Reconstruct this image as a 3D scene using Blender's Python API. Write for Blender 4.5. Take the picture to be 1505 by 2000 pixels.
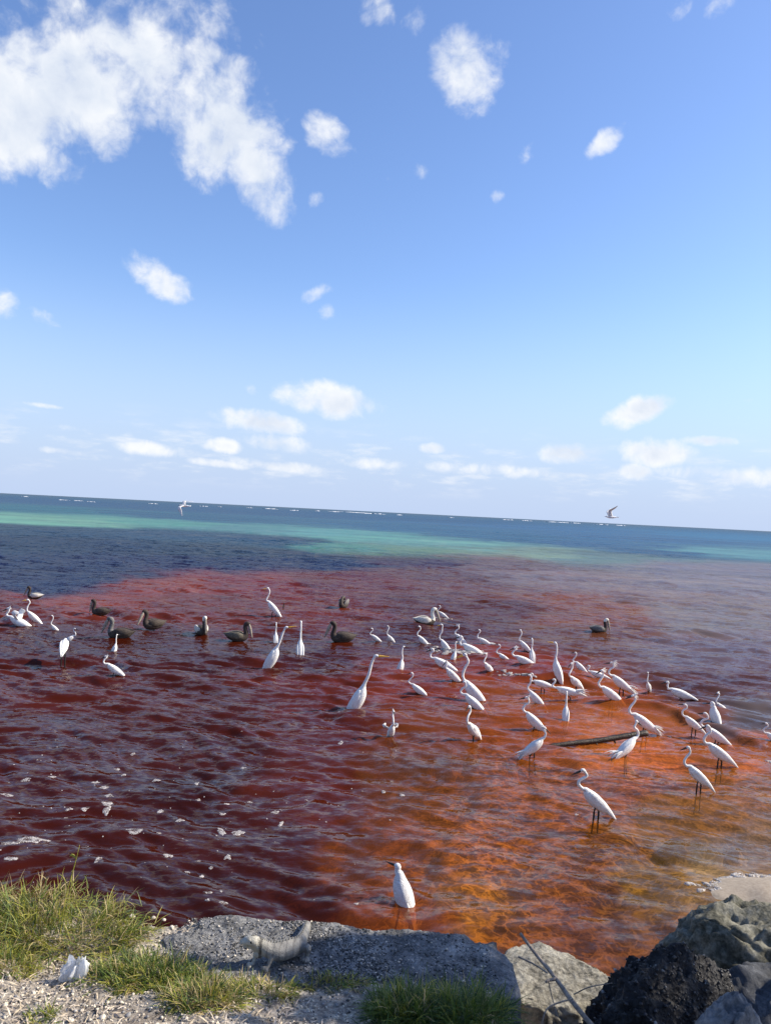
import bpy, bmesh, math, random
import numpy as np
from mathutils import Vector, Matrix, Quaternion

for o in list(bpy.data.objects):
    bpy.data.objects.remove(o)
SC = bpy.context.scene
COL = SC.collection
rnd = random.Random(7)
rng = np.random.default_rng(11)

# ------------------------------------------------------------------ camera
CAM_H = 3.0                      # lens height above the sea, metres
FPX = 1500.0                     # focal length in pixels of the 1505 x 2000 photograph
ROLL = math.radians(2.853)
RV = Vector((math.cos(ROLL), 0, math.sin(ROLL)))
UV = Vector((-math.sin(ROLL), 0, math.cos(ROLL)))
FV = Vector((0, 1, 0))
cam_d = bpy.data.cameras.new('camera')
cam_d.sensor_fit = 'VERTICAL'
cam_d.sensor_height = 36.0
cam_d.lens = 36.0 * FPX / 2000.0
cam_d.clip_start = 0.05
cam_d.clip_end = 30000
cam = bpy.data.objects.new('camera', cam_d)
COL.objects.link(cam)
cam.matrix_world = Matrix(((RV.x, UV.x, 0, 0), (0, 0, -1, 0), (RV.z, UV.z, 0, CAM_H), (0, 0, 0, 1)))
SC.camera = cam

# ------------------------------------------------------------------ sun, sky, exposure
SUN_AZ = math.radians(81)        # clockwise from the view direction
SUN_EL = math.radians(36)
sdir = Vector((math.sin(SUN_AZ) * math.cos(SUN_EL), math.cos(SUN_AZ) * math.cos(SUN_EL), math.sin(SUN_EL)))
sun_d = bpy.data.lights.new('sun', 'SUN')
sun_d.energy = 5.0
sun_d.angle = math.radians(0.5)
sun_d.color = (1.0, 0.90, 0.74)
sun = bpy.data.objects.new('sun', sun_d)
COL.objects.link(sun)
sun.rotation_euler = (-sdir).to_track_quat('-Z', 'Y').to_euler()

SC.view_settings.view_transform = 'Standard'
SC.view_settings.look = 'None'
SC.view_settings.gamma = 1.0
SC.view_settings.use_curve_mapping = False
SC.view_settings.exposure = 0.65

def pdir(px, py):
    """World direction of a photograph pixel."""
    return (FV * FPX + RV * (px - 752.5) + UV * (1000.0 - py)).normalized()

def at(px, py, z=0.0):
    """The point at height z that the photograph shows at that pixel."""
    d = pdir(px, py)
    t = (z - CAM_H) / d.z
    return Vector((d.x * t, d.y * t, z))

def at_y(px, py, y):
    d = pdir(px, py)
    t = y / d.y
    return Vector((d.x * t, y, CAM_H + d.z * t))

class NT:
    """Small helper round a node tree."""
    def __init__(self, tree):
        self.t = tree; self.n = tree.nodes; self.l = tree.links
    def new(self, kind, **kw):
        nd = self.n.new(kind)
        for k, v in kw.items():
            setattr(nd, k, v)
        return nd
    def link(self, a, b):
        self.l.new(a, b)
    def put(self, sock, val):
        if isinstance(val, bpy.types.NodeSocket):
            self.l.new(val, sock)
        else:
            sock.default_value = val
    def math(self, op, a, b=None, c=None, clamp=False):
        nd = self.new('ShaderNodeMath', operation=op); nd.use_clamp = clamp
        self.put(nd.inputs[0], a)
        if b is not None: self.put(nd.inputs[1], b)
        if c is not None: self.put(nd.inputs[2], c)
        return nd.outputs[0]
    def vmath(self, op, a, b=None, scale=None):
        nd = self.new('ShaderNodeVectorMath', operation=op)
        self.put(nd.inputs[0], a)
        if b is not None: self.put(nd.inputs[1], b)
        if scale is not None: self.put(nd.inputs['Scale'], scale)
        return nd.outputs['Value'] if op in ('LENGTH', 'DOT_PRODUCT', 'DISTANCE') else nd.outputs[0]
    def maprange(self, v, a, b, c, d, smooth=False):
        nd = self.new('ShaderNodeMapRange')
        nd.interpolation_type = 'SMOOTHSTEP' if smooth else 'LINEAR'
        self.put(nd.inputs['Value'], v)
        for k, x in zip(('From Min', 'From Max', 'To Min', 'To Max'), (a, b, c, d)):
            self.put(nd.inputs[k], x)
        return nd.outputs['Result']
    def noise(self, vec, scale, detail=4, rough=0.55, dist=0.0, color=False):
        nd = self.new('ShaderNodeTexNoise')
        if vec is not None: self.put(nd.inputs['Vector'], vec)
        nd.inputs['Scale'].default_value = scale
        nd.inputs['Detail'].default_value = detail
        nd.inputs['Roughness'].default_value = rough
        nd.inputs['Distortion'].default_value = dist
        return nd.outputs['Color'] if color else nd.outputs['Fac']
    def voronoi(self, vec, scale, feature='F1', out='Distance'):
        nd = self.new('ShaderNodeTexVoronoi', feature=feature)
        if vec is not None: self.put(nd.inputs['Vector'], vec)
        nd.inputs['Scale'].default_value = scale
        return nd.outputs[out]
    def ramp(self, fac, stops):
        nd = self.new('ShaderNodeValToRGB')
        cr = nd.color_ramp
        while len(cr.elements) < len(stops):
            cr.elements.new(0.5)
        for e, (p, c) in zip(cr.elements, stops):
            e.position = p
            e.color = (*c, 1) if len(c) == 3 else c
        self.put(nd.inputs['Fac'], fac)
        return nd.outputs['Color']
    def mix(self, fac, a, b, blend='MIX'):
        nd = self.new('ShaderNodeMix', data_type='RGBA', blend_type=blend)
        self.put(nd.inputs['Factor'], fac)
        self.put(nd.inputs[6], a if isinstance(a, bpy.types.NodeSocket) else (*a, 1))
        self.put(nd.inputs[7], b if isinstance(b, bpy.types.NodeSocket) else (*b, 1))
        return nd.outputs[2]
    def scalevec(self, vec, s):
        return self.vmath('MULTIPLY', vec, s)

world = bpy.data.worlds.new('World')
SC.world = world
world.use_nodes = True
W = NT(world.node_tree)
W.n.clear()
w_out = W.new('ShaderNodeOutputWorld')
sky = W.new('ShaderNodeTexSky', sky_type='NISHITA')
sky.sun_disc = False
sky.sun_elevation = SUN_EL
sky.sun_rotation = SUN_AZ
sky.altitude = 0
sky.air_density = 1.0
sky.dust_density = 0.6
sky.ozone_density = 1.6
hs = W.new('ShaderNodeHueSaturation')
hs.inputs['Hue'].default_value = 0.506
hs.inputs['Saturation'].default_value = 1.08
W.link(sky.outputs[0], hs.inputs['Color'])
bg = W.new('ShaderNodeBackground')
tint = W.mix(1.0, hs.outputs[0], (1.08, 1.16, 1.30), 'MULTIPLY')
tcz = W.new('ShaderNodeTexCoord'); sepz = W.new('ShaderNodeSeparateXYZ'); W.link(tcz.outputs['Generated'], sepz.inputs[0])
# pale sea haze low over the horizon
tint = W.mix(W.maprange(sepz.outputs['Z'], 0.0, .30, .95, 0.0, True), tint, (3.2, 3.95, 5.5))
W.link(tint, bg.inputs['Color'])
bg.inputs['Strength'].default_value = 0.108
# scattered fair weather cumulus: (photo x, y, half width, half height, tilt, strength)
CLOUDS = [(130, 190, 230, 150, 0, 1.25), (60, 290, 120, 70, 10, 1.0), (260, 110, 150, 150, 0, 1.05), (420, 245, 150, 130, 35, 1.3),
          (500, 350, 100, 80, 40, 1.0), (390, 115, 60, 55, 0, .85), (10, 200, 150, 160, 0, 1.2), (330, 30, 190, 60, 0, .5), (170, 20, 150, 60, 0, .6),
          (910, 130, 95, 95, 0, 1.05), (645, 268, 60, 42, 25, .75), (735, 18, 45, 50, 0, .7), (812, 48, 34, 52, 15, .5), (1185, 272, 62, 28, -35, .75),
          (1027, 300, 20, 32, 20, .6), (970, 383, 20, 18, 0, .45), (1400, 8, 46, 34, -20, .62), (1335, 14, 36, 34, -20, .5),
          (310, 543, 78, 42, 22, 1.0), (8, 600, 40, 48, 0, .75), (85, 625, 72, 30, 22, .55), (600, 578, 62, 20, -25, .5), (640, 610, 28, 22, 0, .62),
          (622, 392, 26, 26, 0, .45), (820, 332, 34, 26, 0, .42), (770, 345, 30, 24, 0, .4), (1178, 573, 52, 18, -12, .55), (490, 765, 26, 18, 0, .35),
          (640, 782, 120, 38, 6, 1.25), (510, 824, 106, 27, 6, 1.1), (436, 869, 44, 16, 5, .95), (540, 864, 80, 23, 4, .85), (290, 878, 95, 17, 4, .7),
          (150, 838, 44, 11, 4, .55), (90, 793, 130, 7, 3, .5), (200, 850, 110, 7, 4, .45), (170, 888, 110, 10, 3, .5),
          (1245, 801, 78, 32, -18, 1.3), (1105, 886, 72, 30, 3, 1.2), (1295, 886, 84, 36, 3, 1.2), (1385, 862, 76, 14, 0, .9), (848, 876, 34, 14, 0, .95),
          (1240, 922, 40, 20, 0, 1.0), (1360, 922, 100, 22, 0, .95), (1460, 932, 90, 26, 0, 1.1), (1456, 782, 20, 10, 0, .65), (1105, 808, 26, 16, 0, .45),
          (720, 905, 120, 14, 2, .6), (900, 915, 140, 16, 3, .65), (1040, 925, 130, 18, 3, .75), (560, 912, 130, 14, 3, .6), (420, 905, 80, 10, 3, .55)]
tc = W.new('ShaderNodeTexCoord')
gv = tc.outputs['Generated']
fld = None
cl_list = []
for (px, py, a, b, rot, s) in CLOUDS:
    c = pdir(px, py)
    k = c.y / FPX
    cl_list.append((c, a * k, b * k * (0.6 + 0.4 * c.y), rot, s))
r2 = random.Random(3)
for i in range(16):              # the same kind of sky goes on outside the frame
    az = math.radians(40 + 280 * (i + r2.random()) / 16)
    el = math.radians(r2.choice([6, 9, 14, 22, 34, 48]))
    c = Vector((math.sin(az) * math.cos(el), math.cos(az) * math.cos(el), math.sin(el)))
    q = r2.uniform(.05, .13)
    cl_list.append((c, q, q * r2.uniform(.35, .7), r2.uniform(-20, 20), r2.uniform(.7, 1.2)))
for (c, a, b, rot, s) in cl_list:
    right = Vector((c.y, -c.x, 0)).normalized()
    up = right.cross(c)
    rt = math.radians(-rot) - (ROLL if c.y > .5 else 0) * 0
    xr = right * math.cos(rt) + up * math.sin(rt)
    zr = up * math.cos(rt) - right * math.sin(rt)
    dx = W.vmath('DOT_PRODUCT', gv, tuple(xr / a))
    dz = W.vmath('DOT_PRODUCT', gv, tuple(zr / b))
    d2 = W.math('MULTIPLY_ADD', dx, dx, W.math('MULTIPLY', dz, dz))
    v = W.math('MULTIPLY_ADD', d2, -.59 * (s + .75), s)
    fld = v if fld is None else W.math('MAXIMUM', fld, v)
fld = W.math('MAXIMUM', fld, -.75)
warp = W.noise(gv, 9.0, 3, .6, color=True)
gvw = W.vmath('ADD', gv, W.vmath('SCALE', W.vmath('SUBTRACT', warp, (.5, .5, .5)), scale=0.045))
n1 = W.noise(gvw, 19.0, 8, .58)
n2 = W.noise(gvw, 6.5, 5, .55)
dens = W.math('ADD', fld, W.math('MULTIPLY', W.math('SUBTRACT', n1, .5), 3.0))
dens = W.math('ADD', dens, W.math('MULTIPLY', W.math('SUBTRACT', n2, .5), 1.1))
n3 = W.noise(gvw, 60.0, 5, .6)
dens = W.math('ADD', dens, W.math('MULTIPLY', W.math('SUBTRACT', n3, .5), .75))
alpha = W.maprange(dens, 0.10, 1.25, 0.0, 0.98, smooth=True)
# low haze bank of small clouds along the horizon
sep = W.new('ShaderNodeSeparateXYZ'); W.link(gv, sep.inputs[0])
hn = W.noise(W.scalevec(gv, (1, 1, 4.2)), 15.0, 7, .62)
hb = W.math('MULTIPLY', W.maprange(sep.outputs['Z'], .015, .05, 0, 1, True), W.maprange(sep.outputs['Z'], .06, .125, 1, 0, True))
ha = W.math('MULTIPLY', W.maprange(hn, .48, .72, 0, .55, True), hb)
alpha = W.math('MAXIMUM', alpha, ha)
# thick parts and undersides greyer
lit = W.noise(W.vmath('ADD', gvw, tuple(sdir * -0.02)), 14.0, 5, .55)
shade = W.math('ADD', W.math('MULTIPLY', W.math('SUBTRACT', n1, lit), 1.2), W.maprange(dens, .5, 2.1, .62, .02))
ccol = W.ramp(shade, [(0.0, (.58, .66, .82)), (0.30, (.76, .82, .92)), (0.60, (.95, .97, 1.0))])
bgc = W.new('ShaderNodeBackground'); W.link(ccol, bgc.inputs['Color'])
bgc.inputs['Strength'].default_value = 0.66
ms = W.new('ShaderNodeMixShader')
W.link(alpha, ms.inputs[0]); W.link(bg.outputs[0], ms.inputs[1]); W.link(bgc.outputs[0], ms.inputs[2])
W.link(ms.outputs[0], w_out.inputs['Surface'])
world.cycles.sampling_method = 'NONE'
SC.cycles.max_bounces = 6
SC.cycles.diffuse_bounces = 2
SC.cycles.glossy_bounces = 2
SC.cycles.use_adaptive_sampling = True
SC.cycles.adaptive_threshold = .02
world.cycles.sample_map_resolution = 512

# ------------------------------------------------------------------ numeric noise
def _hash(ix, iy, iz, seed):
    h = (ix.astype(np.int64) * 374761393 + iy.astype(np.int64) * 668265263 + iz.astype(np.int64) * 2147483647 + seed * 974634777) & 0xFFFFFFFF
    h = ((h ^ (h >> 13)) * 1274126177) & 0xFFFFFFFF
    h = ((h ^ (h >> 16)) * 2246822519) & 0xFFFFFFFF
    return ((h ^ (h >> 15)) & 0xFFFFFF) / float(0xFFFFFF)

def vnoise(x, y, z=None, seed=0):
    x = np.asarray(x, float); y = np.asarray(y, float)
    z = np.zeros_like(x) if z is None else np.asarray(z, float)
    ix, iy, iz = np.floor(x), np.floor(y), np.floor(z)
    fx, fy, fz = x - ix, y - iy, z - iz
    fx = fx * fx * fx * (fx * (fx * 6 - 15) + 10); fy = fy * fy * fy * (fy * (fy * 6 - 15) + 10); fz = fz * fz * fz * (fz * (fz * 6 - 15) + 10)
    r = 0
    for dz in ((0, 1) if np.any(fz) else (0,)):
        wz = fz if dz else 1 - fz
        for dx in (0, 1):
            wx = fx if dx else 1 - fx
            for dy in (0, 1):
                wy = fy if dy else 1 - fy
                r = r + wx * wy * wz * _hash(ix + dx, iy + dy, iz + dz, seed)
    return r * 2 - 1

def fbm(x, y, z=None, octv=5, seed=0, gain=.5, lac=2.03):
    a, f, t = 1.0, 1.0, 0
    for k in range(octv):
        t = t + a * vnoise(x * f + 17.3 * k, y * f - 9.1 * k, None if z is None else z * f + 3.7 * k, seed + k)
        a *= gain; f *= lac
    return t

def sstep(a, b, x):
    t = np.clip((x - a) / (b - a), 0, 1)
    return t * t * (3 - 2 * t)

def srgb(c):
    c = np.asarray(c, float) / 255.0
    return np.where(c <= .04045, c / 12.92, ((c + .055) / 1.055) ** 2.4)

# ------------------------------------------------------------------ object helpers
def tag(o, label=None, cat=None, group=None, kind=None):
    if label: o['label'] = label
    if cat: o['category'] = cat
    if group: o['group'] = group
    if kind: o['kind'] = kind
    return o

def make_mesh(name, verts, faces, mats=(), smooth=True, fmat=None):
    me = bpy.data.meshes.new(name)
    verts = np.asarray(verts, np.float32)
    if isinstance(faces, np.ndarray) and faces.ndim == 2:
        nf, k = faces.shape
        me.vertices.add(len(verts)); me.vertices.foreach_set('co', verts.ravel())
        me.loops.add(nf * k); me.loops.foreach_set('vertex_index', faces.astype(np.int32).ravel())
        me.polygons.add(nf)
        me.polygons.foreach_set('loop_start', np.arange(0, nf * k, k, dtype=np.int32))
        me.polygons.foreach_set('loop_total', np.full(nf, k, np.int32))
        me.update(calc_edges=True)
    else:
        me.from_pydata([tuple(map(float, v)) for v in verts], [], [tuple(int(i) for i in f) for f in faces])
        me.update()
    if smooth:
        me.polygons.foreach_set('use_smooth', np.ones(len(me.polygons), bool))
    for m in mats:
        me.materials.append(m)
    if fmat is not None:
        me.polygons.foreach_set('material_index', np.asarray(fmat, np.int32))
    me.validate()
    return me

def obj(name, me, parent=None, loc=None):
    o = bpy.data.objects.new(name, me)
    COL.objects.link(o)
    if parent is not None: o.parent = parent
    if loc is not None: o.location = loc
    return o

class MB:
    """Collects pieces of one mesh."""
    def __init__(self):
        self.v = []; self.f = []; self.m = []; self.n = 0
    def add(self, v, f, mi=0):
        self.v.extend([tuple(p) for p in v])
        for q in f:
            self.f.append(tuple(i + self.n for i in q)); self.m.append(mi)
        self.n += len(v)
    def mesh(self, name, mats, smooth=True):
        return make_mesh(name, self.v, self.f, mats, smooth, self.m)

def crom(P, n):
    P = np.asarray(P, float)
    Q = np.vstack([2 * P[0] - P[1], P, 2 * P[-1] - P[-2]])
    m = len(P) - 1
    t = np.linspace(0, m, n)
    i = np.minimum(t.astype(int), m - 1)
    u = (t - i)[:, None]
    p0, p1, p2, p3 = Q[i], Q[i + 1], Q[i + 2], Q[i + 3]
    return .5 * ((2 * p1) + (-p0 + p2) * u + (2 * p0 - 5 * p1 + 4 * p2 - p3) * u * u + (-p0 + 3 * p1 - 3 * p2 + p3) * u ** 3)

def tube(ctrl, n=16, sides=10, side=(0, 1, 0), cap=True):
    """Loft along control points (x, y, z, half width, half height); returns verts, faces, rings."""
    C = crom(ctrl, n)
    P = C[:, :3]; A = np.maximum(C[:, 3], 1e-4); B = np.maximum(C[:, 4], 1e-4)
    T = np.gradient(P, axis=0); T /= np.linalg.norm(T, axis=1)[:, None] + 1e-12
    s = np.asarray(side, float)
    S = s[None, :] - T * (T @ s)[:, None]
    S /= np.linalg.norm(S, axis=1)[:, None] + 1e-12
    N = np.cross(S, T)
    th = np.arange(sides) * 2 * math.pi / sides
    V = P[:, None, :] + S[:, None, :] * (A[:, None] * np.cos(th))[:, :, None] + N[:, None, :] * (B[:, None] * np.sin(th))[:, :, None]
    V = V.reshape(-1, 3)
    F = []
    for i in range(n - 1):
        for j in range(sides):
            k = (j + 1) % sides
            F.append((i * sides + j, i * sides + k, (i + 1) * sides + k, (i + 1) * sides + j))
    if cap:
        V = np.vstack([V, P[0], P[-1]])
        a, b = n * sides, n * sides + 1
        for j in range(sides):
            k = (j + 1) % sides
            F.append((a, k, j)); F.append((b, (n - 1) * sides + j, (n - 1) * sides + k))
    return V, F

# ------------------------------------------------------------------ materials
def new_mat(name):
    m = bpy.data.materials.new(name)
    m.use_nodes = True
    t = NT(m.node_tree)
    bs = t.n['Principled BSDF']
    return m, t, bs

def simple(name, col, rough=.7, var=.15, scale=30, bump=0.0, spec=.3):
    m, t, b = new_mat(name)
    c = t.new('ShaderNodeTexCoord').outputs['Object']
    n = t.noise(c, scale, 5, .6)
    lo = tuple(max(0, x * (1 - var)) for x in col); hi = tuple(min(1, x * (1 + var)) for x in col)
    t.link(t.ramp(n, [(.3, lo), (.7, hi)]), b.inputs['Base Color'])
    b.inputs['Roughness'].default_value = rough
    b.inputs['Specular IOR Level'].default_value = spec
    if bump:
        bp = t.new('ShaderNodeBump'); bp.inputs['Strength'].default_value = bump; bp.inputs['Distance'].default_value = .01
        t.link(n, bp.inputs['Height']); t.link(bp.outputs[0], b.inputs['Normal'])
    return m

def rock_mat(name, stops, scale=6, rough=.9, pits=.5, fine=60):
    m, t, b = new_mat(name)
    c = t.new('ShaderNodeTexCoord').outputs['Object']
    n = t.noise(c, scale, 8, .68)
    n2 = t.noise(c, fine, 6, .7)
    v = t.voronoi(c, scale * 5)
    f = t.math('ADD', t.math('MULTIPLY', n, .62), t.math('MULTIPLY', n2, .38))
    t.link(t.ramp(f, stops), b.inputs['Base Color'])
    b.inputs['Roughness'].default_value = rough
    b.inputs['Specular IOR Level'].default_value = .2
    h = t.math('ADD', t.math('MULTIPLY', n2, .6), t.math('MULTIPLY', v, pits))
    h = t.math('ADD', h, n)
    bp = t.new('ShaderNodeBump'); bp.inputs['Strength'].default_value = .8; bp.inputs['Distance'].default_value = .015
    t.link(h, bp.inputs['Height']); t.link(bp.outputs[0], b.inputs['Normal'])
    return m
# ================================================================== the sea
def polar_log(x, y):
    """Bearing and log distance of a point of the sea, in which the colour map is spread."""
    y = np.maximum(y, .5)
    return 1500.0 * x / y, np.log(4500.0 / np.maximum(np.hypot(x * .35, y), .5))

# body colour of the water by place: tannin red near the shore, sand and weedy flats beyond; last number is how clear it is over the bed
SEA = [(0, 975, 30.5, 67.7, 97.7, 0), (400, 996, 30.4, 67.5, 97.4, 0), (750, 1012, 32.1, 70.7, 101.8, 0), (1100, 1033, 38.0, 81.5, 116.5, 0), (1450, 1050, 41.3, 91.9, 124.7, 0), (0, 992, 30.4, 82.3, 97.3, 0),
       (400, 1012, 30.2, 71.8, 96.9, 0), (800, 1032, 33.5, 76.6, 105.3, 0), (1200, 1050, 36.9, 79.4, 113.6, 0), (0, 1012, 88.9, 137.2, 120.1, 0), (150, 1017, 87.8, 130.3, 114.7, 0), (300, 1022, 66.3, 118.8, 111.9, 0),
       (450, 1031, 66.7, 108.1, 113.2, 0), (600, 1041, 75.3, 126.3, 126.7, 0), (720, 1051, 76.5, 127.2, 121.1, 0), (850, 1061, 82.8, 127.1, 121.7, 0), (1050, 1079, 97.4, 118.2, 104.9, 0), (1440, 1081, 74.8, 119.4, 125.9, 0),
       (1150, 1062, 34.2, 74.5, 107.0, 0), (1000, 1050, 33.2, 76.2, 104.4, 0), (1300, 1078, 31.5, 69.6, 100.3, 0), (1180, 1087, 75.7, 97.0, 99.0, 0), (100, 1037, 16.8, 42.6, 63.4, 0), (300, 1041, 21.4, 51.0, 74.8, 0),
       (480, 1051, 20.1, 48.7, 71.7, 0), (530, 1060, 19.2, 47.0, 69.4, 0), (0, 1065, 5.4, 26.4, 50.1, 0), (200, 1068, 5.1, 25.3, 50.1, 0), (650, 1068, 63.2, 107.5, 100.0, 0), (800, 1078, 77.8, 102.5, 85.1, 0),
       (420, 1076, 15.6, 32.6, 50.1, 0), (600, 1084, 17.9, 27.4, 50.1, 0), (0, 1100, 8.7, 17.8, 50.1, 0), (200, 1108, 8.7, 17.8, 50.1, 0), (400, 1099, 8.7, 17.8, 50.1, 0), (600, 1101, 8.7, 17.8, 50.1, 0),
       (800, 1099, 52.2, 26.5, 40.8, 0), (-200, 1115, 8.7, 17.8, 50.1, 0), (1000, 1100, 93.9, 71.8, 68.3, 0), (1400, 1112, 98.2, 92.4, 102.0, 0), (60, 1138, 8.7, 17.8, 50.1, 0), (150, 1128, 8.7, 17.8, 50.1, 0),
       (300, 1142, 109.7, 42.9, 21.5, 0), (500, 1138, 96.7, 34.1, 28.4, 0), (700, 1130, 76.2, 25.2, 20.6, 0), (800, 1125, 81.4, 50.6, 45.2, 0), (1100, 1130, 104.2, 88.6, 89.2, 0), (1400, 1135, 108.9, 99.2, 102.2, 0),
       (0, 1190, 80.6, 29.5, 13.1, 0), (150, 1178, 104.9, 40.7, 20.1, 0), (400, 1188, 81.8, 30.1, 13.5, 0), (650, 1190, 87.0, 32.4, 15.0, 0), (900, 1200, 69.2, 29.8, 9.9, 0), (1150, 1200, 104.2, 59.5, 36.8, 0),
       (1400, 1210, 105.0, 92.1, 87.3, 0), (100, 1260, 55.4, 16.5, 5.0, 0.03), (350, 1270, 55.4, 16.5, 5.0, 0.03), (600, 1280, 57.7, 17.5, 5.4, 0.04), (850, 1255, 59.5, 19.8, 7.3, 0.06), (1150, 1250, 81.3, 45.2, 27.8, 0.06),
       (1400, 1280, 87.4, 70.2, 73.3, 0.06), (1000, 1300, 119.6, 47.4, 24.3, 0.2), (100, 1340, 67.7, 21.9, 7.4, 0.05), (350, 1350, 61.9, 19.4, 6.2, 0.05), (600, 1350, 82.0, 28.2, 10.8, 0.08), (850, 1345, 110.9, 43.4, 21.8, 0.2),
       (1000, 1352, 139.9, 69.6, 22.1, 0.35), (1150, 1365, 158.6, 79.7, 26.5, 0.45), (1350, 1345, 80.5, 45.3, 35.6, 0.15), (1480, 1400, 88.9, 77.7, 76.0, 0.15), (100, 1450, 55.4, 16.5, 5.0, 0.06), (350, 1450, 55.4, 16.5, 5.0, 0.06),
       (600, 1440, 73.0, 24.3, 8.6, 0.12), (850, 1440, 107.8, 52.2, 14.6, 0.3), (1000, 1440, 135.5, 67.1, 21.1, 0.45), (1200, 1440, 189.5, 106.7, 47.5, 0.6), (1400, 1475, 184.9, 99.9, 45.4, 0.6), (150, 1560, 55.4, 16.5, 5.0, 0.08),
       (400, 1550, 43.0, 11.0, 3.1, 0.1), (650, 1550, 77.1, 26.1, 9.6, 0.3), (850, 1550, 108.3, 59.6, 15.2, 0.57), (1050, 1540, 131.7, 73.7, 20.8, 0.77), (1200, 1540, 131.5, 73.4, 30.0, 0.7), (1400, 1560, 132.2, 86.3, 36.6, 0.65),
       (100, 1660, 55.4, 16.5, 5.0, 0.05), (350, 1660, 55.4, 16.5, 5.0, 0.08), (560, 1650, 56.6, 17.1, 5.2, 0.15), (750, 1650, 111.7, 56.2, 15.1, 0.6), (950, 1650, 144.5, 81.4, 23.9, 0.85), (1150, 1650, 114.8, 68.4, 16.8, 0.85),
       (1350, 1640, 122.2, 82.8, 34.9, 0.62), (1480, 1640, 119.3, 94.7, 71.7, 0.58), (250, 1755, 48.6, 14.8, 5.0, 0.04), (450, 1752, 48.6, 14.8, 5.0, 0.08), (620, 1770, 52.3, 16.5, 5.7, 0.3), (760, 1790, 120.1, 58.0, 17.1, 0.6),
       (950, 1760, 144.8, 92.6, 24.0, 0.85), (1120, 1755, 130.5, 74.9, 20.5, 0.85), (1280, 1725, 123.3, 88.1, 27.5, 0.72), (1400, 1700, 165.3, 135.6, 90.9, 0.72), (1000, 1840, 114.6, 65.5, 16.7, 0.85), (1180, 1800, 100.8, 56.3, 21.3, 0.8)]
_sp = np.array([[*at(s[0], s[1])[:2]] for s in SEA])
_su, _sv = polar_log(_sp[:, 0], _sp[:, 1])
_sc = np.array([[*srgb(s[2:5]), s[5]] for s in SEA])

def sea_map(x, y):
    u, v = polar_log(x, y)
    wu = 60 * fbm(u / 130, v * 9, None, 4, 21) + 25 * fbm(x * .9, y * .9, None, 3, 31) * sstep(40, 12, y)
    wv = .045 * fbm(u / 110, v * 7, None, 4, 25) * sstep(0, 3.0, v)
    u = u + wu; v = v + wv
    num = np.zeros((len(x), 4)); den = np.zeros(len(x))
    for i in range(len(SEA)):
        d2 = ((u - _su[i]) / 210) ** 2 + ((v - _sv[i]) * 4.2) ** 2 + .03
        w = d2 ** -2.2
        num += w[:, None] * _sc[i]; den += w
    r = num / den[:, None]
    return r[:, :3], r[:, 3]

def ridge_line(pts):
    P = np.array([[*at(*p)[:2]] for p in pts])
    return crom(P, 40)
RIDGES = [(ridge_line([(1080, 1362), (1180, 1372), (1290, 1392), (1400, 1428), (1560, 1480)]), .075, .22),
          (ridge_line([(840, 1278), (930, 1284), (1060, 1318), (1220, 1352), (1400, 1378)]), .06, .3),
          (ridge_line([(1120, 1475), (1240, 1478), (1340, 1486), (1500, 1500)]), .035, .16),
          (ridge_line([(1000, 1545), (1110, 1580), (1250, 1660), (1360, 1720)]), .02, .12),
          (ridge_line([(640, 1400), (760, 1420), (900, 1462)]), .05, .3)]
WAVES = []
_wr = np.random.default_rng(5)
for k in range(46):
    lam = .16 * (22 ** (k / 45.0)) * _wr.uniform(.85, 1.18)
    ang = math.radians(-104) + _wr.normal(0, .42)
    st = .125 if lam < .5 else (.062 if lam < 1.3 else .034)
    WAVES.append((lam, ang, st * lam / 6.28 * _wr.uniform(.5, 1.1), _wr.uniform(0, 6.28)))

def wave_h(x, y, clear=None):
    r = np.hypot(x, y)
    h = np.zeros_like(x)
    gx = x + .25 * fbm(x * .5, y * .5, None, 2, 3); gy = y + .25 * fbm(x * .5, y * .5, None, 2, 4)
    amp = .75 + .5 * fbm(x * .23, y * .3, None, 3, 8)
    for lam, ang, a, ph in WAVES:
        fade = sstep(lam * 90, lam * 40, r)
        if not np.any(fade > 0): continue
        p = (gx * math.cos(ang) + gy * math.sin(ang)) * 6.2832 / lam + ph
        s = np.sin(p)
        h += a * fade * (s + .28 * np.cos(2 * p))
    h = h * amp * (.55 + .6 * sstep(6, 16, r))
    if clear is not None:
        h *= 1 - .45 * sstep(.5, .85, clear)
    for P, a, w in RIDGES:
        ln = len(P)
        best = np.full(len(x), 9e9); sg = np.zeros(len(x)); tt = np.zeros(len(x))
        sel = np.where((x > P[:, 0].min() - 1.5) & (x < P[:, 0].max() + 1.5) & (y > P[:, 1].min() - 1.5) & (y < P[:, 1].max() + 1.5))[0]
        if not len(sel): continue
        xs, ys = x[sel], y[sel]
        b = np.full(len(sel), 9e9); g = np.zeros(len(sel)); t = np.zeros(len(sel))
        for i in range(ln):
            j = min(i + 1, ln - 1); k = max(i - 1, 0)
            tx, ty = P[j] - P[k]; L = math.hypot(tx, ty) + 1e-9
            dx, dy = xs - P[i, 0], ys - P[i, 1]
            d = dx * dx + dy * dy
            m = d < b
            b = np.where(m, d, b); g = np.where(m, (-ty * dx + tx * dy) / L, g); t = np.where(m, i / (ln - 1), t)
        g = g + .06 * fbm(xs * 1.3, ys * 1.3, None, 3, 77)
        prof = np.where(g > 0, np.exp(-(g / (w * 1.8)) ** 2), np.exp(-(g / (w * .42)) ** 2))
        end = sstep(0, .15, t) * sstep(1, .85, t) * (np.sqrt(b) < 1.4)
        h[sel] += a * prof * end
    return h

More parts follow.
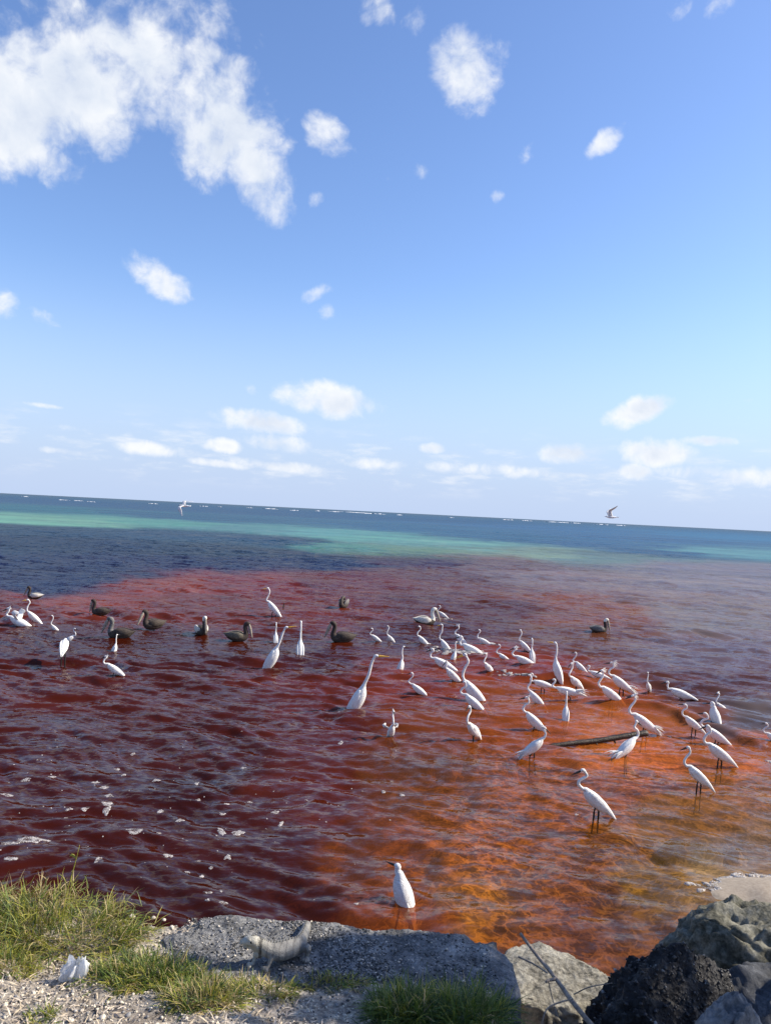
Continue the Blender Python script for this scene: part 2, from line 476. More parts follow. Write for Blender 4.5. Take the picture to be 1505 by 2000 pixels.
ang = np.radians(np.concatenate([np.linspace(-80, -35, 44), np.linspace(-34, 34, 620), np.linspace(35, 80, 44)]))
rad = np.concatenate([2.2 * np.exp(np.arange(0, math.log(70 / 2.2), .0052)), 71 * np.exp(np.arange(0, math.log(12000 / 71.0), .022))])
RR, AA = np.meshgrid(rad, ang, indexing='ij')
wx = (RR * np.sin(AA)).ravel(); wy = (RR * np.cos(AA)).ravel()
wc, wclear = sea_map(wx, wy)
wz = wave_h(wx, wy, wclear)
nr, na = RR.shape
ii = np.arange(nr * na).reshape(nr, na)
wf = np.stack([ii[:-1, :-1], ii[:-1, 1:], ii[1:, 1:], ii[1:, :-1]], -1).reshape(-1, 4)[:, ::-1]

def water_mat():
    m = bpy.data.materials.new('sea_water')
    m.use_nodes = True
    t = NT(m.node_tree); t.n.clear()
    out = t.new('ShaderNodeOutputMaterial')
    geo = t.new('ShaderNodeNewGeometry')
    pos = geo.outputs['Position']
    at_ = t.new('ShaderNodeAttribute', attribute_name='water_colour')
    body = at_.outputs['Color']; clear = at_.outputs['Alpha']
    rot = t.new('ShaderNodeMapping'); t.link(pos, rot.inputs['Vector'])
    rot.inputs['Rotation'].default_value = (0, 0, math.radians(14)); rot.inputs['Scale'].default_value = (.42, 1, 1)
    p = rot.outputs[0]
    # surface slopes at several sizes, the same at any distance
    acc = None
    for sc_, k, det in ((.55, .20, 2), (2.6, .60, 3), (9.0, .95, 3), (30.0, .60, 2)):
        c = t.vmath('SUBTRACT', t.noise(p, sc_, det, .6, .4, color=True), (.5, .5, .5))
        c = t.vmath('SCALE', c, scale=k)
        acc = c if acc is None else t.vmath('ADD', acc, c)
    dist = t.vmath('LENGTH', pos)
    amp = t.maprange(dist, 5.0, 30.0, .60, 1.15)
    acc = t.vmath('MULTIPLY', t.vmath('SCALE', acc, scale=amp), (.75, 1.0, 0))
    nrm = t.vmath('NORMALIZE', t.vmath('ADD', geo.outputs['Normal'], acc))
    # Fresnel reflectance of water
    cs = t.math('MAXIMUM', t.vmath('DOT_PRODUCT', geo.outputs['Incoming'], nrm), .24)
    fr = t.math('MULTIPLY', .82, t.math('ADD', .02, t.math('MULTIPLY', .98, t.math('POWER', t.math('SUBTRACT', 1.0, cs), 5.0))))
    gl = t.new('ShaderNodeBsdfGlossy'); gl.inputs['Roughness'].default_value = .045
    t.link(nrm, gl.inputs['Normal'])
    v1 = t.noise(p, 1.6, 5, .6)
    v2 = t.noise(p, .35, 4, .6)
    v3 = t.noise(t.scalevec(p, (.35, 1, 1)), .11, 6, .7)
    far = t.maprange(dist, 15.0, 45.0, 0.0, 1.0)
    fac = t.math('ADD', t.math('MULTIPLY', v1, .7), t.math('MULTIPLY', v2, .5))
    fac = t.math('ADD', fac, t.math('MULTIPLY', t.math('MULTIPLY', t.math('SUBTRACT', v3, .5), far), 1.5))
    bc = t.mix(1.0, body, t.ramp(fac, [(.3, (.62, .62, .66)), (.6, (1, 1, 1)), (.85, (1.25, 1.2, 1.1))]), 'MULTIPLY')
    df = t.new('ShaderNodeBsdfDiffuse'); t.link(bc, df.inputs['Color'])
    # tint of the light that goes down to the bed and up again
    gm = t.new('ShaderNodeGamma'); t.link(t.vmath('SCALE', body, scale=2.6), gm.inputs['Color']); gm.inputs['Gamma'].default_value = .5
    tr = t.new('ShaderNodeBsdfTransparent'); t.link(gm.outputs[0], tr.inputs['Color'])
    mx = t.new('ShaderNodeMixShader'); t.link(clear, mx.inputs[0]); t.link(df.outputs[0], mx.inputs[1]); t.link(tr.outputs[0], mx.inputs[2])
    m2 = t.new('ShaderNodeMixShader'); t.link(fr, m2.inputs[0]); t.link(mx.outputs[0], m2.inputs[1]); t.link(gl.outputs[0], m2.inputs[2])
    t.link(m2.outputs[0], out.inputs['Surface'])
    return m

sea_me = make_mesh('sea', np.stack([wx, wy, wz], 1), wf, [water_mat()])
ca = sea_me.color_attributes.new('water_colour', 'FLOAT_COLOR', 'POINT')
ca.data.foreach_set('color', np.concatenate([wc, wclear[:, None]], 1).astype(np.float32).ravel())
sea = tag(obj('sea', sea_me), kind='structure')
sea['label'] = 'rippled sea, dark red near the shore and teal farther out'

# sea bed of stained sand, with a net of caustic light painted into its colour
gx, gy = np.meshgrid(np.linspace(-9, 11, 420), np.linspace(1.5, 24, 430), indexing='xy')
bx, by = gx.ravel(), gy.ravel()
_, bcl = sea_map(bx, by)
BEACH = at(1560, 1742)
def bed_z(x, y, cl):
    z = -.10 - .75 * (1 - cl) ** 1.5 + .035 * fbm(x * 1.6, y * 1.6, None, 4, 61)
    d = np.hypot((x - BEACH.x - .25) / 1.25, (y - BEACH.y + .1) / .55)
    z = np.maximum(z, .16 - .20 * d - .02 * fbm(x * 3, y * 3, None, 3, 5))
    for (px, py, rx, ry, top) in ((905, 1450, .42, .26, -.012), (1372, 1628, .30, .12, -.015), (428, 1437, .16, .12, -.03)):
        q = at(px, py)
        d = np.hypot((x - q.x) / rx, (y - q.y) / ry) + .25 * fbm(x * 7, y * 7, None, 3, 9)
        z = np.maximum(z, top - .16 * np.maximum(d - .35, 0) ** 1.4 - .03 * np.abs(fbm(x * 15, y * 15, None, 2, 19)) * (d < 2))
    return z
bz = bed_z(bx, by, bcl)
ii = np.arange(len(bx)).reshape(gx.shape)
bf = np.stack([ii[:-1, :-1], ii[:-1, 1:], ii[1:, 1:], ii[1:, :-1]], -1).reshape(-1, 4)
m, t, b = new_mat('bed_sand_and_caustics')
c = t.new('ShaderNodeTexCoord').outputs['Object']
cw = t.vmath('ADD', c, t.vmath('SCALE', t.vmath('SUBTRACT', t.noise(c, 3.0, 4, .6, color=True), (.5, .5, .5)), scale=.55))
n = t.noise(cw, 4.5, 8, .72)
caustic_net = t.voronoi(cw, 7.0, 'DISTANCE_TO_EDGE')
st = t.maprange(caustic_net, .0, .16, .35, 0, True)  # cell edges brightened in the colour to imitate caustic light
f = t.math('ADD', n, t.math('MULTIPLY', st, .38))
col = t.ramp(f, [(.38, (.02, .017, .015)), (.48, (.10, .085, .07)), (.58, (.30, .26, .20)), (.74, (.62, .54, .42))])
sp = t.new('ShaderNodeSeparateXYZ'); t.link(c, sp.inputs[0])
sandm = t.maprange(sp.outputs['Z'], -.03, .03, 0, 1, True)
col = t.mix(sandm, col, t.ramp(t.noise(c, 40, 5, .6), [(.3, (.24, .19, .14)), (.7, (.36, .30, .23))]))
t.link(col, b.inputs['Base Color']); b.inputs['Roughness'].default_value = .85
tag(obj('seabed', make_mesh('seabed', np.stack([bx, by, bz], 1), bf, [m])), label='stained sand bed with painted caustic net under the shallow water', kind='structure')
# ================================================================== the shore
EDGE_PX = [(-500, 1700), (-150, 1752), (0, 1765), (230, 1793), (340, 1803), (460, 1804), (600, 1811), (720, 1825), (850, 1835), (912, 1842), (945, 1868), (1010, 1866),
           (1060, 1846), (1115, 1830), (1180, 1842), (1300, 1850), (1500, 1850), (1900, 1870)]
_e = np.array([[*at(px, py, .5)[:2]] for px, py in EDGE_PX])
_e = _e[np.argsort(_e[:, 0])]
def edge_y(x):
    return np.interp(x, _e[:, 0], _e[:, 1])
XC = at(935, 1850, .5).x         # right end of the slab

def top_z(x, y):
    z = .50 + .21 * np.maximum(0, 4.08 - y) + .05 * sstep(-1.4, -2.2, x) + .018 * fbm(x * 3, y * 3, None, 4, 40)
    z = z - .30 * sstep(XC - .02, XC + .3, x) * sstep(2.3, 3.3, y)
    z = z - .22 * sstep(.75, 1.0, x) * sstep(1.9, 1.4, x) * sstep(2.6, 3.4, y)
    return z
def bank_z(x, y):
    t = top_z(x, y) + .008 * fbm(x * 22, y * 22, None, 3, 44)
    d = y - edge_y(x) + .05 * fbm(x * 5, y * 5, None, 4, 41)
    return t * (1 - sstep(-.03, .16, d)) + (-.8) * sstep(-.03, .16, d)

gx, gy = np.meshgrid(np.linspace(-5, 9, 670), np.linspace(-1.5, 5.4, 330), indexing='xy')
x_, y_ = gx.ravel(), gy.ravel()
ii = np.arange(len(x_)).reshape(gx.shape)
ff = np.stack([ii[:-1, :-1], ii[:-1, 1:], ii[1:, 1:], ii[1:, :-1]], -1).reshape(-1, 4)
bank_m = rock_mat('bank_gravel_soil', [(.34, (.06, .05, .042)), (.45, (.20, .17, .14)), (.55, (.38, .335, .275)), (.68, (.62, .56, .47))], 9, .95, .6, 70)
bank = tag(obj('shore_bank', make_mesh('shore_bank', np.stack([x_, y_, bank_z(x_, y_)], 1), ff, [bank_m])), kind='structure')
bank['label'] = 'pale gravelly bank at the edge of the red water'

# grey slab with a broken outer edge
sx0, sx1 = at(345, 1830, .5).x, XC + .02
gx, gy = np.meshgrid(np.linspace(sx0 - .1, sx1 + .14, 300), np.linspace(3.86, 5.0, 200), indexing='xy')
x_, y_ = gx.ravel(), gy.ravel()
rx = XC + .10 + (4.49 - y_) * .22
m_ = np.minimum.reduce([edge_y(np.minimum(x_, XC - .02)) + .05 + .035 * fbm(x_ * 4, y_ * 0 + 3.3, None, 4, 50) - y_, x_ - sx0 + .07 * fbm(x_ * 3, y_ * 6, None, 3, 51), rx - x_ + .02 * fbm(x_ * 9, y_ * 9, None, 3, 52),
                        y_ - 3.98 + .05 * fbm(x_ * 5, y_ * 2, None, 3, 53)])
tz = .535 + .010 * fbm(x_ * 6, y_ * 6, None, 4, 54) + .006 * np.abs(fbm(x_ * 30, y_ * 30, None, 3, 55)) - .02 * sstep(.10, 0, m_)
z_ = np.where(m_ > 0, tz, tz - .45 * sstep(0, -.06, m_))
ii = np.arange(len(x_)).reshape(gx.shape)
ff = np.stack([ii[:-1, :-1], ii[:-1, 1:], ii[1:, 1:], ii[1:, :-1]], -1).reshape(-1, 4)
slab_m = rock_mat('weathered_slab', [(.37, (.035, .035, .036)), (.48, (.12, .12, .12)), (.58, (.24, .237, .23)), (.70, (.46, .45, .42))], 7, .92, .6, 75)
slab = tag(obj('rock_slab', make_mesh('rock_slab', np.stack([x_, y_, z_], 1), ff, [slab_m])),
           'flat grey weathered slab with a broken edge, lizard standing on it', 'rock slab')

def ico(sub):
    bm = bmesh.new(); bmesh.ops.create_icosphere(bm, subdivisions=sub, radius=1.0)
    v = np.array([p.co[:] for p in bm.verts]); f = np.array([[q.index for q in p.verts] for p in bm.faces])
    bm.free()
    return v, f
ICO6, ICO5 = ico(6), ico(5)

def rock(name, c, r, seed, mat, label, big=.35, ridge=.12, fine=.03, rotz=0, ic=None, cat='rock', freq=1.0, strata=0, cuts=14, flat=None):
    v, f = ic or ICO6
    n = v.copy()
    x, y, z = n[:, 0] * freq, n[:, 1] * freq, n[:, 2] * freq
    d = 1 + big * fbm(x * 1.1 + seed, y * 1.1, z * 1.1, 3, seed) - ridge * np.abs(fbm(x * 2.7, y * 2.7 + seed, z * 2.7, 4, seed + 5)) * 1.2 + fine * fbm(x * 11, y * 11, z * 11, 4, seed + 9)
    d -= fine * 2.2 * np.maximum(0, fbm(x * 6, y * 6, z * 6, 3, seed + 13) - .25)
    q = n * (1 + big * fbm(x * 1.1 + seed, y * 1.1, z * 1.1, 3, seed))[:, None]
    rr_ = np.random.default_rng(seed)
    for _ in range(cuts):                      # flat broken faces
        nn = rr_.normal(size=3); nn[2] = abs(nn[2]) * .8; nn /= np.linalg.norm(nn)
        ex = np.maximum(0, q @ nn - rr_.uniform(.62, .92))
        q = q - ex[:, None] * nn * .92
    wob = d - big * fbm(x * 1.1 + seed, y * 1.1, z * 1.1, 3, seed) - 1
    q = q * (1 + wob)[:, None] + .012 * np.stack([fbm(q[:, 0] * 9 + k, q[:, 1] * 9, q[:, 2] * 9, 3, seed + 40 + k) for k in range(3)], 1)
    p = q * np.array(r)
    if flat is not None:
        hi = p[:, 2] > flat
        p[:, 2] = np.where(hi, flat + .12 * (p[:, 2] - flat) + .012 * fbm(p[:, 0] * 8, p[:, 1] * 8, None, 4, seed), p[:, 2])
    if strata: p[:, 2] += strata * np.sin(p[:, 2] * 40 + 3 * fbm(p[:, 0] * 3, p[:, 1] * 3, None, 2, seed))
    o = obj(name, make_mesh(name, p, f, [mat]), loc=c)
    o.rotation_euler = (0, 0, rotz)
    return tag(o, label, cat), p

m_lime = rock_mat('pale_limestone', [(.37, (.014, .014, .011)), (.47, (.075, .073, .055)), (.56, (.19, .182, .145)), (.70, (.42, .40, .34))], 3.5, .92, .7, 30)
m_pale = rock_mat('pale_ledge_limestone', [(.36, (.05, .047, .038)), (.47, (.19, .175, .14)), (.57, (.32, .30, .245)), (.72, (.50, .47, .40))], 5, .92, .6, 40)
m_dark = rock_mat('black_crusted_rock', [(.36, (.006, .006, .007)), (.52, (.022, .021, .022)), (.66, (.06, .058, .058)), (.8, (.2, .19, .18))], 9, .6, 1.0, 80)
m_slate = rock_mat('dark_blue_grey_rock', [(.36, (.02, .022, .026)), (.52, (.06, .064, .072)), (.66, (.15, .155, .165)), (.8, (.3, .3, .3))], 4, .8, .4, 50)
m_grey = rock_mat('light_grey_rock', [(.36, (.05, .053, .058)), (.49, (.15, .155, .16)), (.62, (.27, .27, .27)), (.8, (.44, .43, .42))], 6, .9, .6, 45)

c = at_y(1440, 1855, 4.95)
rock('boulder', (c.x + .10, 5.0, -.03), (.86, .56, .66), 15, m_lime, 'pale craggy boulder by the water with its top in the sun', .20, .045, .035, .3, freq=1.25)
c = at_y(1262, 1900, 4.1)
mus, mp = rock('crusted_rock', (c.x + .08, 3.98, .10), (.66, .36, .66), 12, m_dark, 'black shell crusted rock mound beside the grey slab', .22, .08, .04, 0)
c = at_y(1490, 1960, 4.05)
rock('boulder', (c.x + .16, 4.15, .22), (.74, .56, .54), 21, m_slate, 'dark blue grey boulder in front of the pale craggy one', .20, .10, .02, .5)
c = at_y(1425, 1995, 3.3)
rock('boulder', (c.x, 3.26, .76), (.25, .22, .32), 33, m_grey, 'small light grey rock in front of the dark boulder', .22, .12, .04, 0, ICO5)
c = at_y(1075, 1885, 4.25)
rock('ledge_rock', (c.x + .02, 4.54, .0), (.74, .46, .52), 44, m_pale, 'low sunlit ledge rock under the dead branch', .16, .06, .03, .1, flat=.29)
c = at_y(1060, 1960, 3.75)
rock('ledge_rock', (c.x - .02, 3.82, .12), (.24, .22, .36), 48, m_grey, 'shaded whitish rock stump below the sunlit ledge', .25, .16, .03, .1, ICO5)

# ------------------------------------------------------------------ loose stones, gravel and litter
OCT_V = np.array([(1, 0, 0), (-1, 0, 0), (0, 1, 0), (0, -1, 0), (0, 0, 1), (0, 0, -1)], float)
OCT_F = np.array([(0, 2, 4), (2, 1, 4), (1, 3, 4), (3, 0, 4), (2, 0, 5), (1, 2, 5), (3, 1, 5), (0, 3, 5)])
def chips(name, P, size, mats, flat=.6, parent=None, weights=None):
    n = len(P)
    s = size[0] * (size[1] / size[0]) ** (rng.random(n) ** 1.8)
    V = OCT_V[None] * (1 + .5 * (rng.random((n, 6, 3)) - .5)) * s[:, None, None] + .35 * s[:, None, None] * (rng.random((n, 6, 3)) - .5)
    V[:, :, 2] *= flat
    a = rng.random(n) * 6.28; tl = rng.normal(0, .4, n)
    ca, sa, ct, st = np.cos(a), np.sin(a), np.cos(tl), np.sin(tl)
    X, Y, Z = V[..., 0].copy(), V[..., 1].copy(), V[..., 2].copy()
    Y, Z = Y * ct[:, None] - Z * st[:, None], Y * st[:, None] + Z * ct[:, None]
    X, Y = X * ca[:, None] - Y * sa[:, None], X * sa[:, None] + Y * ca[:, None]
    V = np.stack([X, Y, Z], -1) + P[:, None, :]
    F = (OCT_F[None] + 6 * np.arange(n)[:, None, None]).reshape(-1, 3)
    mi = np.repeat(rng.choice(len(mats), n, p=weights), 8)
    o = obj(name, make_mesh(name, V.reshape(-1, 3), F, mats, False, mi), parent)
    o['kind'] = 'stuff'
    return o

g_cream = simple('cream_gravel', (.58, .51, .41), .9, .3, 40)
g_grey = simple('grey_gravel', (.26, .25, .24), .9, .4, 40)
g_dark = simple('dark_gravel', (.06, .058, .055), .9, .4, 40)

def slab_top(x, y):
    return .535 + .010 * fbm(x * 6, y * 6, None, 4, 54) + .004

n = 15000
px_ = rng.uniform(sx0 + .02, XC + .05, n); py_ = rng.uniform(4.02, 4.78, n)
k = edge_y(np.minimum(px_, XC - .02)) - .01 - py_ > 0
px_, py_ = px_[k], py_[k]
keep = rng.random(len(px_)) < .25 + .75 * sstep(-.1, .5, fbm(px_ * 3, py_ * 3, None, 3, 70) + .4 * (py_ - 4.35))
px_, py_ = px_[keep], py_[keep]
P = np.stack([px_, py_, slab_top(px_, py_)], 1)
o = chips('gravel', P, (.003, .012), [g_cream, g_grey, g_dark], .45, None, [.05, .45, .50])
tag(o, 'fine grey stone chips strewn over the flat slab', 'gravel')
n = 24000
px_ = rng.uniform(-3.2, 1.0, n); py_ = rng.uniform(2.2, 4.9, n)
k = (edge_y(px_) - .01 - py_ > 0) & ~((px_ > sx0 + .05) & (px_ < XC) & (py_ > 4.02))
px_, py_ = px_[k], py_[k]
P = np.stack([px_, py_, bank_z(px_, py_) + .003], 1)
o = chips('gravel', P, (.003, .013), [g_cream, g_grey, g_dark], .6, None, [.55, .30, .15])
tag(o, 'cream shell gravel covering the bank between the grass tufts', 'gravel')
# single pale stones that can be told apart
st_meshes = []
for k in range(5):
    v, f = ico(2)
    d = 1 + .35 * fbm(v[:, 0] * 1.5 + k * 7, v[:, 1] * 1.5, v[:, 2] * 1.5, 3, 90 + k)
    st_meshes.append(make_mesh('stone', v * d[:, None] * np.array((1, .8, .62)), f, [g_cream if k < 4 else g_grey], False))
STONES = [(258, 1792, .022), (300, 1794, .016), (275, 1808, .014), (240, 1812, .018), (220, 1838, .016), (320, 1798, .014), (335, 1812, .013), (290, 1822, .012), (35, 1895, .022),
          (32, 1950, .016), (110, 1965, .014), (200, 1990, .018), (160, 1975, .012), (60, 1990, .016), (350, 1838, .014), (28, 1785, .014), (80, 1940, .012), (375, 1806, .014), (415, 1812, .013),
          (262, 1830, .013), (310, 1840, .013), (245, 1800, .013), (365, 1822, .012), (210, 1960, .012), (250, 1985, .014), (10, 1965, .014), (140, 1995, .013), (1, 1920, .016)]
for k, (px, py, r) in enumerate(STONES):
    q = at(px, py, .58)
    for _ in range(4):
        q = at(px, py, float(bank_z(np.array([q.x]), np.array([q.y]))[0]))
    if q.z < .3: q = at(px, py, .52)
    o = obj('stone', st_meshes[k % 5], bank, (q.x, q.y, max(q.z, .45) + r * .3))
    o.scale = (r, r, r); o.rotation_euler = (rnd.uniform(-.4, .4), rnd.uniform(-.4, .4), rnd.uniform(0, 6))
# shell crust on the black mound
sel = rng.choice(len(mp), 5200)
P = mp[sel]; P = P[P[:, 2] > -.25]
o = chips('shell_crust', P, (.006, .016), [g_dark, simple('black_shell', (.012, .012, .015), .45, .4, 40, 0, .5), g_grey], .8, mus, [.38, .56, .06])

straw_m = simple('dry_straw', (.50, .41, .29), .9, .4, 20)
litter_m = simple('grey_dry_leaf', (.34, .28, .23), .9, .4, 20)
def strips(name, base, az, length, width, lift, bend, mats, mi, segs=3):
    """Flat curved blades as one mesh: all arguments are arrays over the blades."""
    n = len(base)
    t = np.linspace(0, 1, segs + 1)
    dirx, diry = np.cos(az), np.sin(az)
    el = lift[:, None] - bend[:, None] * t[None]
    step = (length / segs)[:, None]
    hx = np.concatenate([np.zeros((n, 1)), np.cumsum(np.cos(el[:, :-1]) * step, 1)], 1)
    hz = np.concatenate([np.zeros((n, 1)), np.cumsum(np.sin(el[:, :-1]) * step, 1)], 1)
    C = base[:, None, :] + np.stack([hx * dirx[:, None], hx * diry[:, None], hz], -1)
    tw = rng.normal(0, .5, n)
    sd = np.stack([-diry * np.cos(tw), dirx * np.cos(tw), np.sin(tw)], -1)
    w = (width[:, None] * np.array([.8, 1.0, .75, .12] if segs == 3 else np.interp(t, [0, .3, .7, 1], [.8, 1, .7, .1]))[None]) * .5
    L = C + sd[:, None, :] * w[..., None]; R = C - sd[:, None, :] * w[..., None]
    V = np.stack([L, R], 2).reshape(n, -1, 3)
    f = []
    for i in range(segs):
        f.append((2 * i, 2 * i + 1, 2 * i + 3, 2 * i + 2))
    F = (np.array(f)[None] + (2 * (segs + 1)) * np.arange(n)[:, None, None]).reshape(-1, 4)
    return make_mesh(name, V.reshape(-1, 3), F, mats, True, np.repeat(mi, segs))

n = 11000
px_ = rng.uniform(-2.8, 1.0, n); py_ = rng.uniform(2.3, 4.12, n)
k = rng.random(n) < sstep(-.5, .5, fbm(px_ * 2, py_ * 2, None, 3, 80) + .5 * (3.9 - py_))
px_, py_ = px_[k], py_[k]; n = len(px_)
base = np.stack([px_, py_, bank_z(px_, py_) + .006], 1)
o = obj('dry_litter', strips('dry_litter', base, rng.random(n) * 6.28, rng.uniform(.015, .07, n), rng.uniform(.002, .008, n), rng.uniform(-.1, .7, n), rng.uniform(0, 1.5, n), [straw_m, litter_m, simple('pale_wrack', (.55, .47, .38), .9, .3, 20)], rng.integers(0, 3, n)))
tag(o, 'dry straw and leaf litter lying among the grass', 'litter', kind='stuff')

# ------------------------------------------------------------------ grass tufts
def leaf_mat(name, c):
    m, t, b = new_mat(name)
    cc = t.new('ShaderNodeTexCoord').outputs['Object']
    n_ = t.noise(cc, 14, 3, .6)
    t.link(t.ramp(n_, [(.3, tuple(x * .65 for x in c)), (.7, tuple(min(1, x * 1.3) for x in c))]), b.inputs['Base Color'])
    b.inputs['Roughness'].default_value = .55
    tr = t.new('ShaderNodeBsdfTranslucent'); tr.inputs['Color'].default_value = (c[0] * 1.1, c[1] * 1.1, c[2] * .7, 1)
    mx = t.new('ShaderNodeMixShader'); mx.inputs[0].default_value = .3
    t.link(b.outputs[0], mx.inputs[1]); t.link(tr.outputs[0], mx.inputs[2]); t.link(mx.outputs[0], t.n['Material Output'].inputs['Surface'])
    return m
gm_green = leaf_mat('grass_green', (.12, .17, .025))
gm_yellow = leaf_mat('grass_yellow_green', (.30, .29, .045))
gm_dark = leaf_mat('grass_dark_green', (.035, .075, .014))
gm_dry = leaf_mat('grass_dry', (.40, .31, .15))

def tuft(c, rx, ry, h, nst, mats, wts, label, spread=.9, leafl=.09, seedh=None, lean=(0, 0)):
    """One grass tuft: stems rising from an oval patch, short leaves all along them."""
    root = bpy.data.objects.new('grass_tuft', None); COL.objects.link(root)
    root.location = c; root.empty_display_size = .1
    tag(root, label, 'grass tuft')
    r = np.sqrt(rng.random(nst)); a = rng.random(nst) * 6.28
    bx_, by_ = rx * r * np.cos(a), ry * r * np.sin(a)
    gz = bank_z(c[0] + bx_, c[1] + by_) - c[2]
    gz = np.where(gz < -.25, -.12, gz)
    ln = h * rng.uniform(.35, 1.15, nst) * (1 - .35 * r)
    outw = np.arctan2(by_ / ry + lean[1] + rng.normal(0, .5, nst), bx_ / rx + lean[0] + rng.normal(0, .5, nst))
    lift = np.clip(1.45 - spread * r - np.abs(rng.normal(0, .25, nst)), .25, 1.5)
    bend = rng.uniform(.1, .8, nst)
    sm = rng.choice(len(mats), nst, p=wts)
    me = strips('stems', np.stack([bx_, by_, gz], 1), outw, ln, np.full(nst, .0032), lift, bend, mats, sm)
    o1 = obj('stem', me, root); o1['kind'] = 'stuff'
    # leaves at heights along every stem
    per = 7
    k = np.repeat(np.arange(nst), per)
    tt = rng.uniform(.12, 1.0, len(k))
    e = lift[k] - bend[k] * tt * .5
    lx = np.cos(e) * ln[k] * tt; lz = np.sin(e) * ln[k] * tt
    B = np.stack([bx_[k] + lx * np.cos(outw[k]), by_[k] + lx * np.sin(outw[k]), gz[k] + lz], 1)
    me = strips('leaves', B, outw[k] + rng.normal(0, 1.1, len(k)), leafl * rng.uniform(.5, 1.3, len(k)), rng.uniform(.003, .0055, len(k)), np.clip(e + rng.normal(0, .45, len(k)), -.2, 1.5), rng.uniform(.1, 1.1, len(k)), mats,
                np.where(rng.random(len(k)) < .75, sm[k], rng.choice(len(mats), len(k), p=wts)))
    o2 = obj('leaf_blades', me, root); o2['kind'] = 'stuff'
    if seedh:
        mb = MB()
        sx, sy, sh = seedh
        mb.add(*tube([(sx, sy, 0, .004, .004), (sx + .02, sy, sh * .4, .0035, .0035), (sx + .06, sy, sh * .75, .003, .003), (sx + .085, sy, sh, .0015, .0015)], 10, 5))
        mb.add(*tube([(sx + .07, sy, sh * .84, .002, .004), (sx + .045, sy, sh * .88, .004, .009), (sx + .03, sy, sh * .86, .001, .001)], 6, 5))
        mb.add(*tube([(sx + .03, sy, sh * .5, .003, .003), (sx + .0, sy, sh * .62, .003, .003), (sx - .03, sy, sh * .66, .001, .001)], 6, 5))
        obj('seed_stalk', mb.mesh('seed_stalk', [gm_yellow]), root)
    return root

def ground(px, py):
    q = at(px, py, .58)
    for _ in range(5):
        q = at(px, py, float(bank_z(np.array([q.x]), np.array([q.y]))[0]))
    return q
A4 = [gm_green, gm_yellow, gm_dark, gm_dry]
q = ground(95, 1822); tuft(q, .50, .20, .26, 520, A4, [.28, .38, .08, .26], 'tall yellow green grass tuft leaning over the dark water', .8, .10, (.06, .02, .50))
q = ground(-120, 1820); tuft(q, .40, .3, .28, 260, A4, [.28, .42, .1, .2], 'yellowish grass tuft cut by the picture edge', .8, .10)
q = ground(290, 1915); tuft(q, .30, .16, .13, 430, A4, [.42, .22, .18, .18], 'low dense green grass tuft beside the white plastic bag', 1.0, .085)
q = ground(395, 1960); tuft(q, .17, .09, .085, 150, A4, [.30, .26, .10, .34], 'loose green and straw coloured grass below the lizard', 1.0, .10)
q = ground(505, 1940); tuft(q, .20, .06, .05, 90, A4, [.28, .40, .06, .26], 'thin yellowing grass along the near edge of the slab', 1.1, .08)
q = ground(10, 1885); tuft(q, .14, .10, .12, 150, A4, [.3, .4, .1, .2], 'small yellow green grass tuft on the pale gravel', 1.0, .07)
q = ground(640, 1925); tuft(q, .22, .06, .06, 130, A4, [.2, .35, .15, .3], 'short mossy grass at the foot of the slab', 1.2, .05)
q = ground(800, 1985); tuft(q, .17, .12, .14, 300, A4, [.56, .16, .25, .03], 'bright green grass clump growing in front of the slab', .95, .11)
q = ground(905, 1992); tuft(q, .20, .12, .15, 300, A4, [.52, .12, .34, .02], 'dark green grass clump next to the slab corner', .95, .11)
q = ground(80, 1990); tuft(q, .05, .05, .05, 26, A4, [.5, .4, .1, .0], 'tiny green sprig on the pale litter', 1.0, .05)

# ------------------------------------------------------------------ plastic bag
q = ground(140, 1915)
nu, nv = 56, 26
th = np.linspace(0, 2 * math.pi, nu, endpoint=False)
V = []
for j in range(nv):
    h = j / (nv - 1)
    for i in range(nu):
        a = th[i]
        n_ = float(fbm(np.array([math.cos(a) * 2.2 + 5]), np.array([math.sin(a) * 2.2]), np.array([h * 1.6]), 3, 140)[0])
        r = (.045 + .028 * math.sin(h * 2.6)) * (1 + .75 * n_) * (1 - .45 * h)
        ear = .028 * max(0, math.cos(2 * a + .4)) ** 2 * sstep(.5, 1.0, np.array(h)) * (1 if math.cos(a) > 0 else .55)
        V.append((r * math.cos(a) * 1.15 + .035 * h, r * math.sin(a) * .8, h * (.13 + .03 * n_) + float(ear)))
F = [(j * nu + i, j * nu + (i + 1) % nu, (j + 1) * nu + (i + 1) % nu, (j + 1) * nu + i) for j in range(nv - 1) for i in range(nu)]
m, t, b = new_mat('thin_white_plastic')
b.inputs['Base Color'].default_value = (.80, .81, .82, 1); b.inputs['Roughness'].default_value = .35
tr = t.new('ShaderNodeBsdfTranslucent'); tr.inputs['Color'].default_value = (.75, .77, .8, 1)
mx = t.new('ShaderNodeMixShader'); mx.inputs[0].default_value = .35
t.link(b.outputs[0], mx.inputs[1]); t.link(tr.outputs[0], mx.inputs[2])
tp = t.new('ShaderNodeBsdfTransparent'); m2 = t.new('ShaderNodeMixShader'); m2.inputs[0].default_value = .15
t.link(mx.outputs[0], m2.inputs[1]); t.link(tp.outputs[0], m2.inputs[2]); t.link(m2.outputs[0], t.n['Material Output'].inputs['Surface'])
for i_ in range(len(V)): V[i_] = tuple(.72 * c_ for c_ in V[i_])
bag = tag(obj('plastic_bag', make_mesh('plastic_bag', V, F, [m]), loc=q), 'crumpled thin white plastic bag caught in the grass', 'plastic bag')

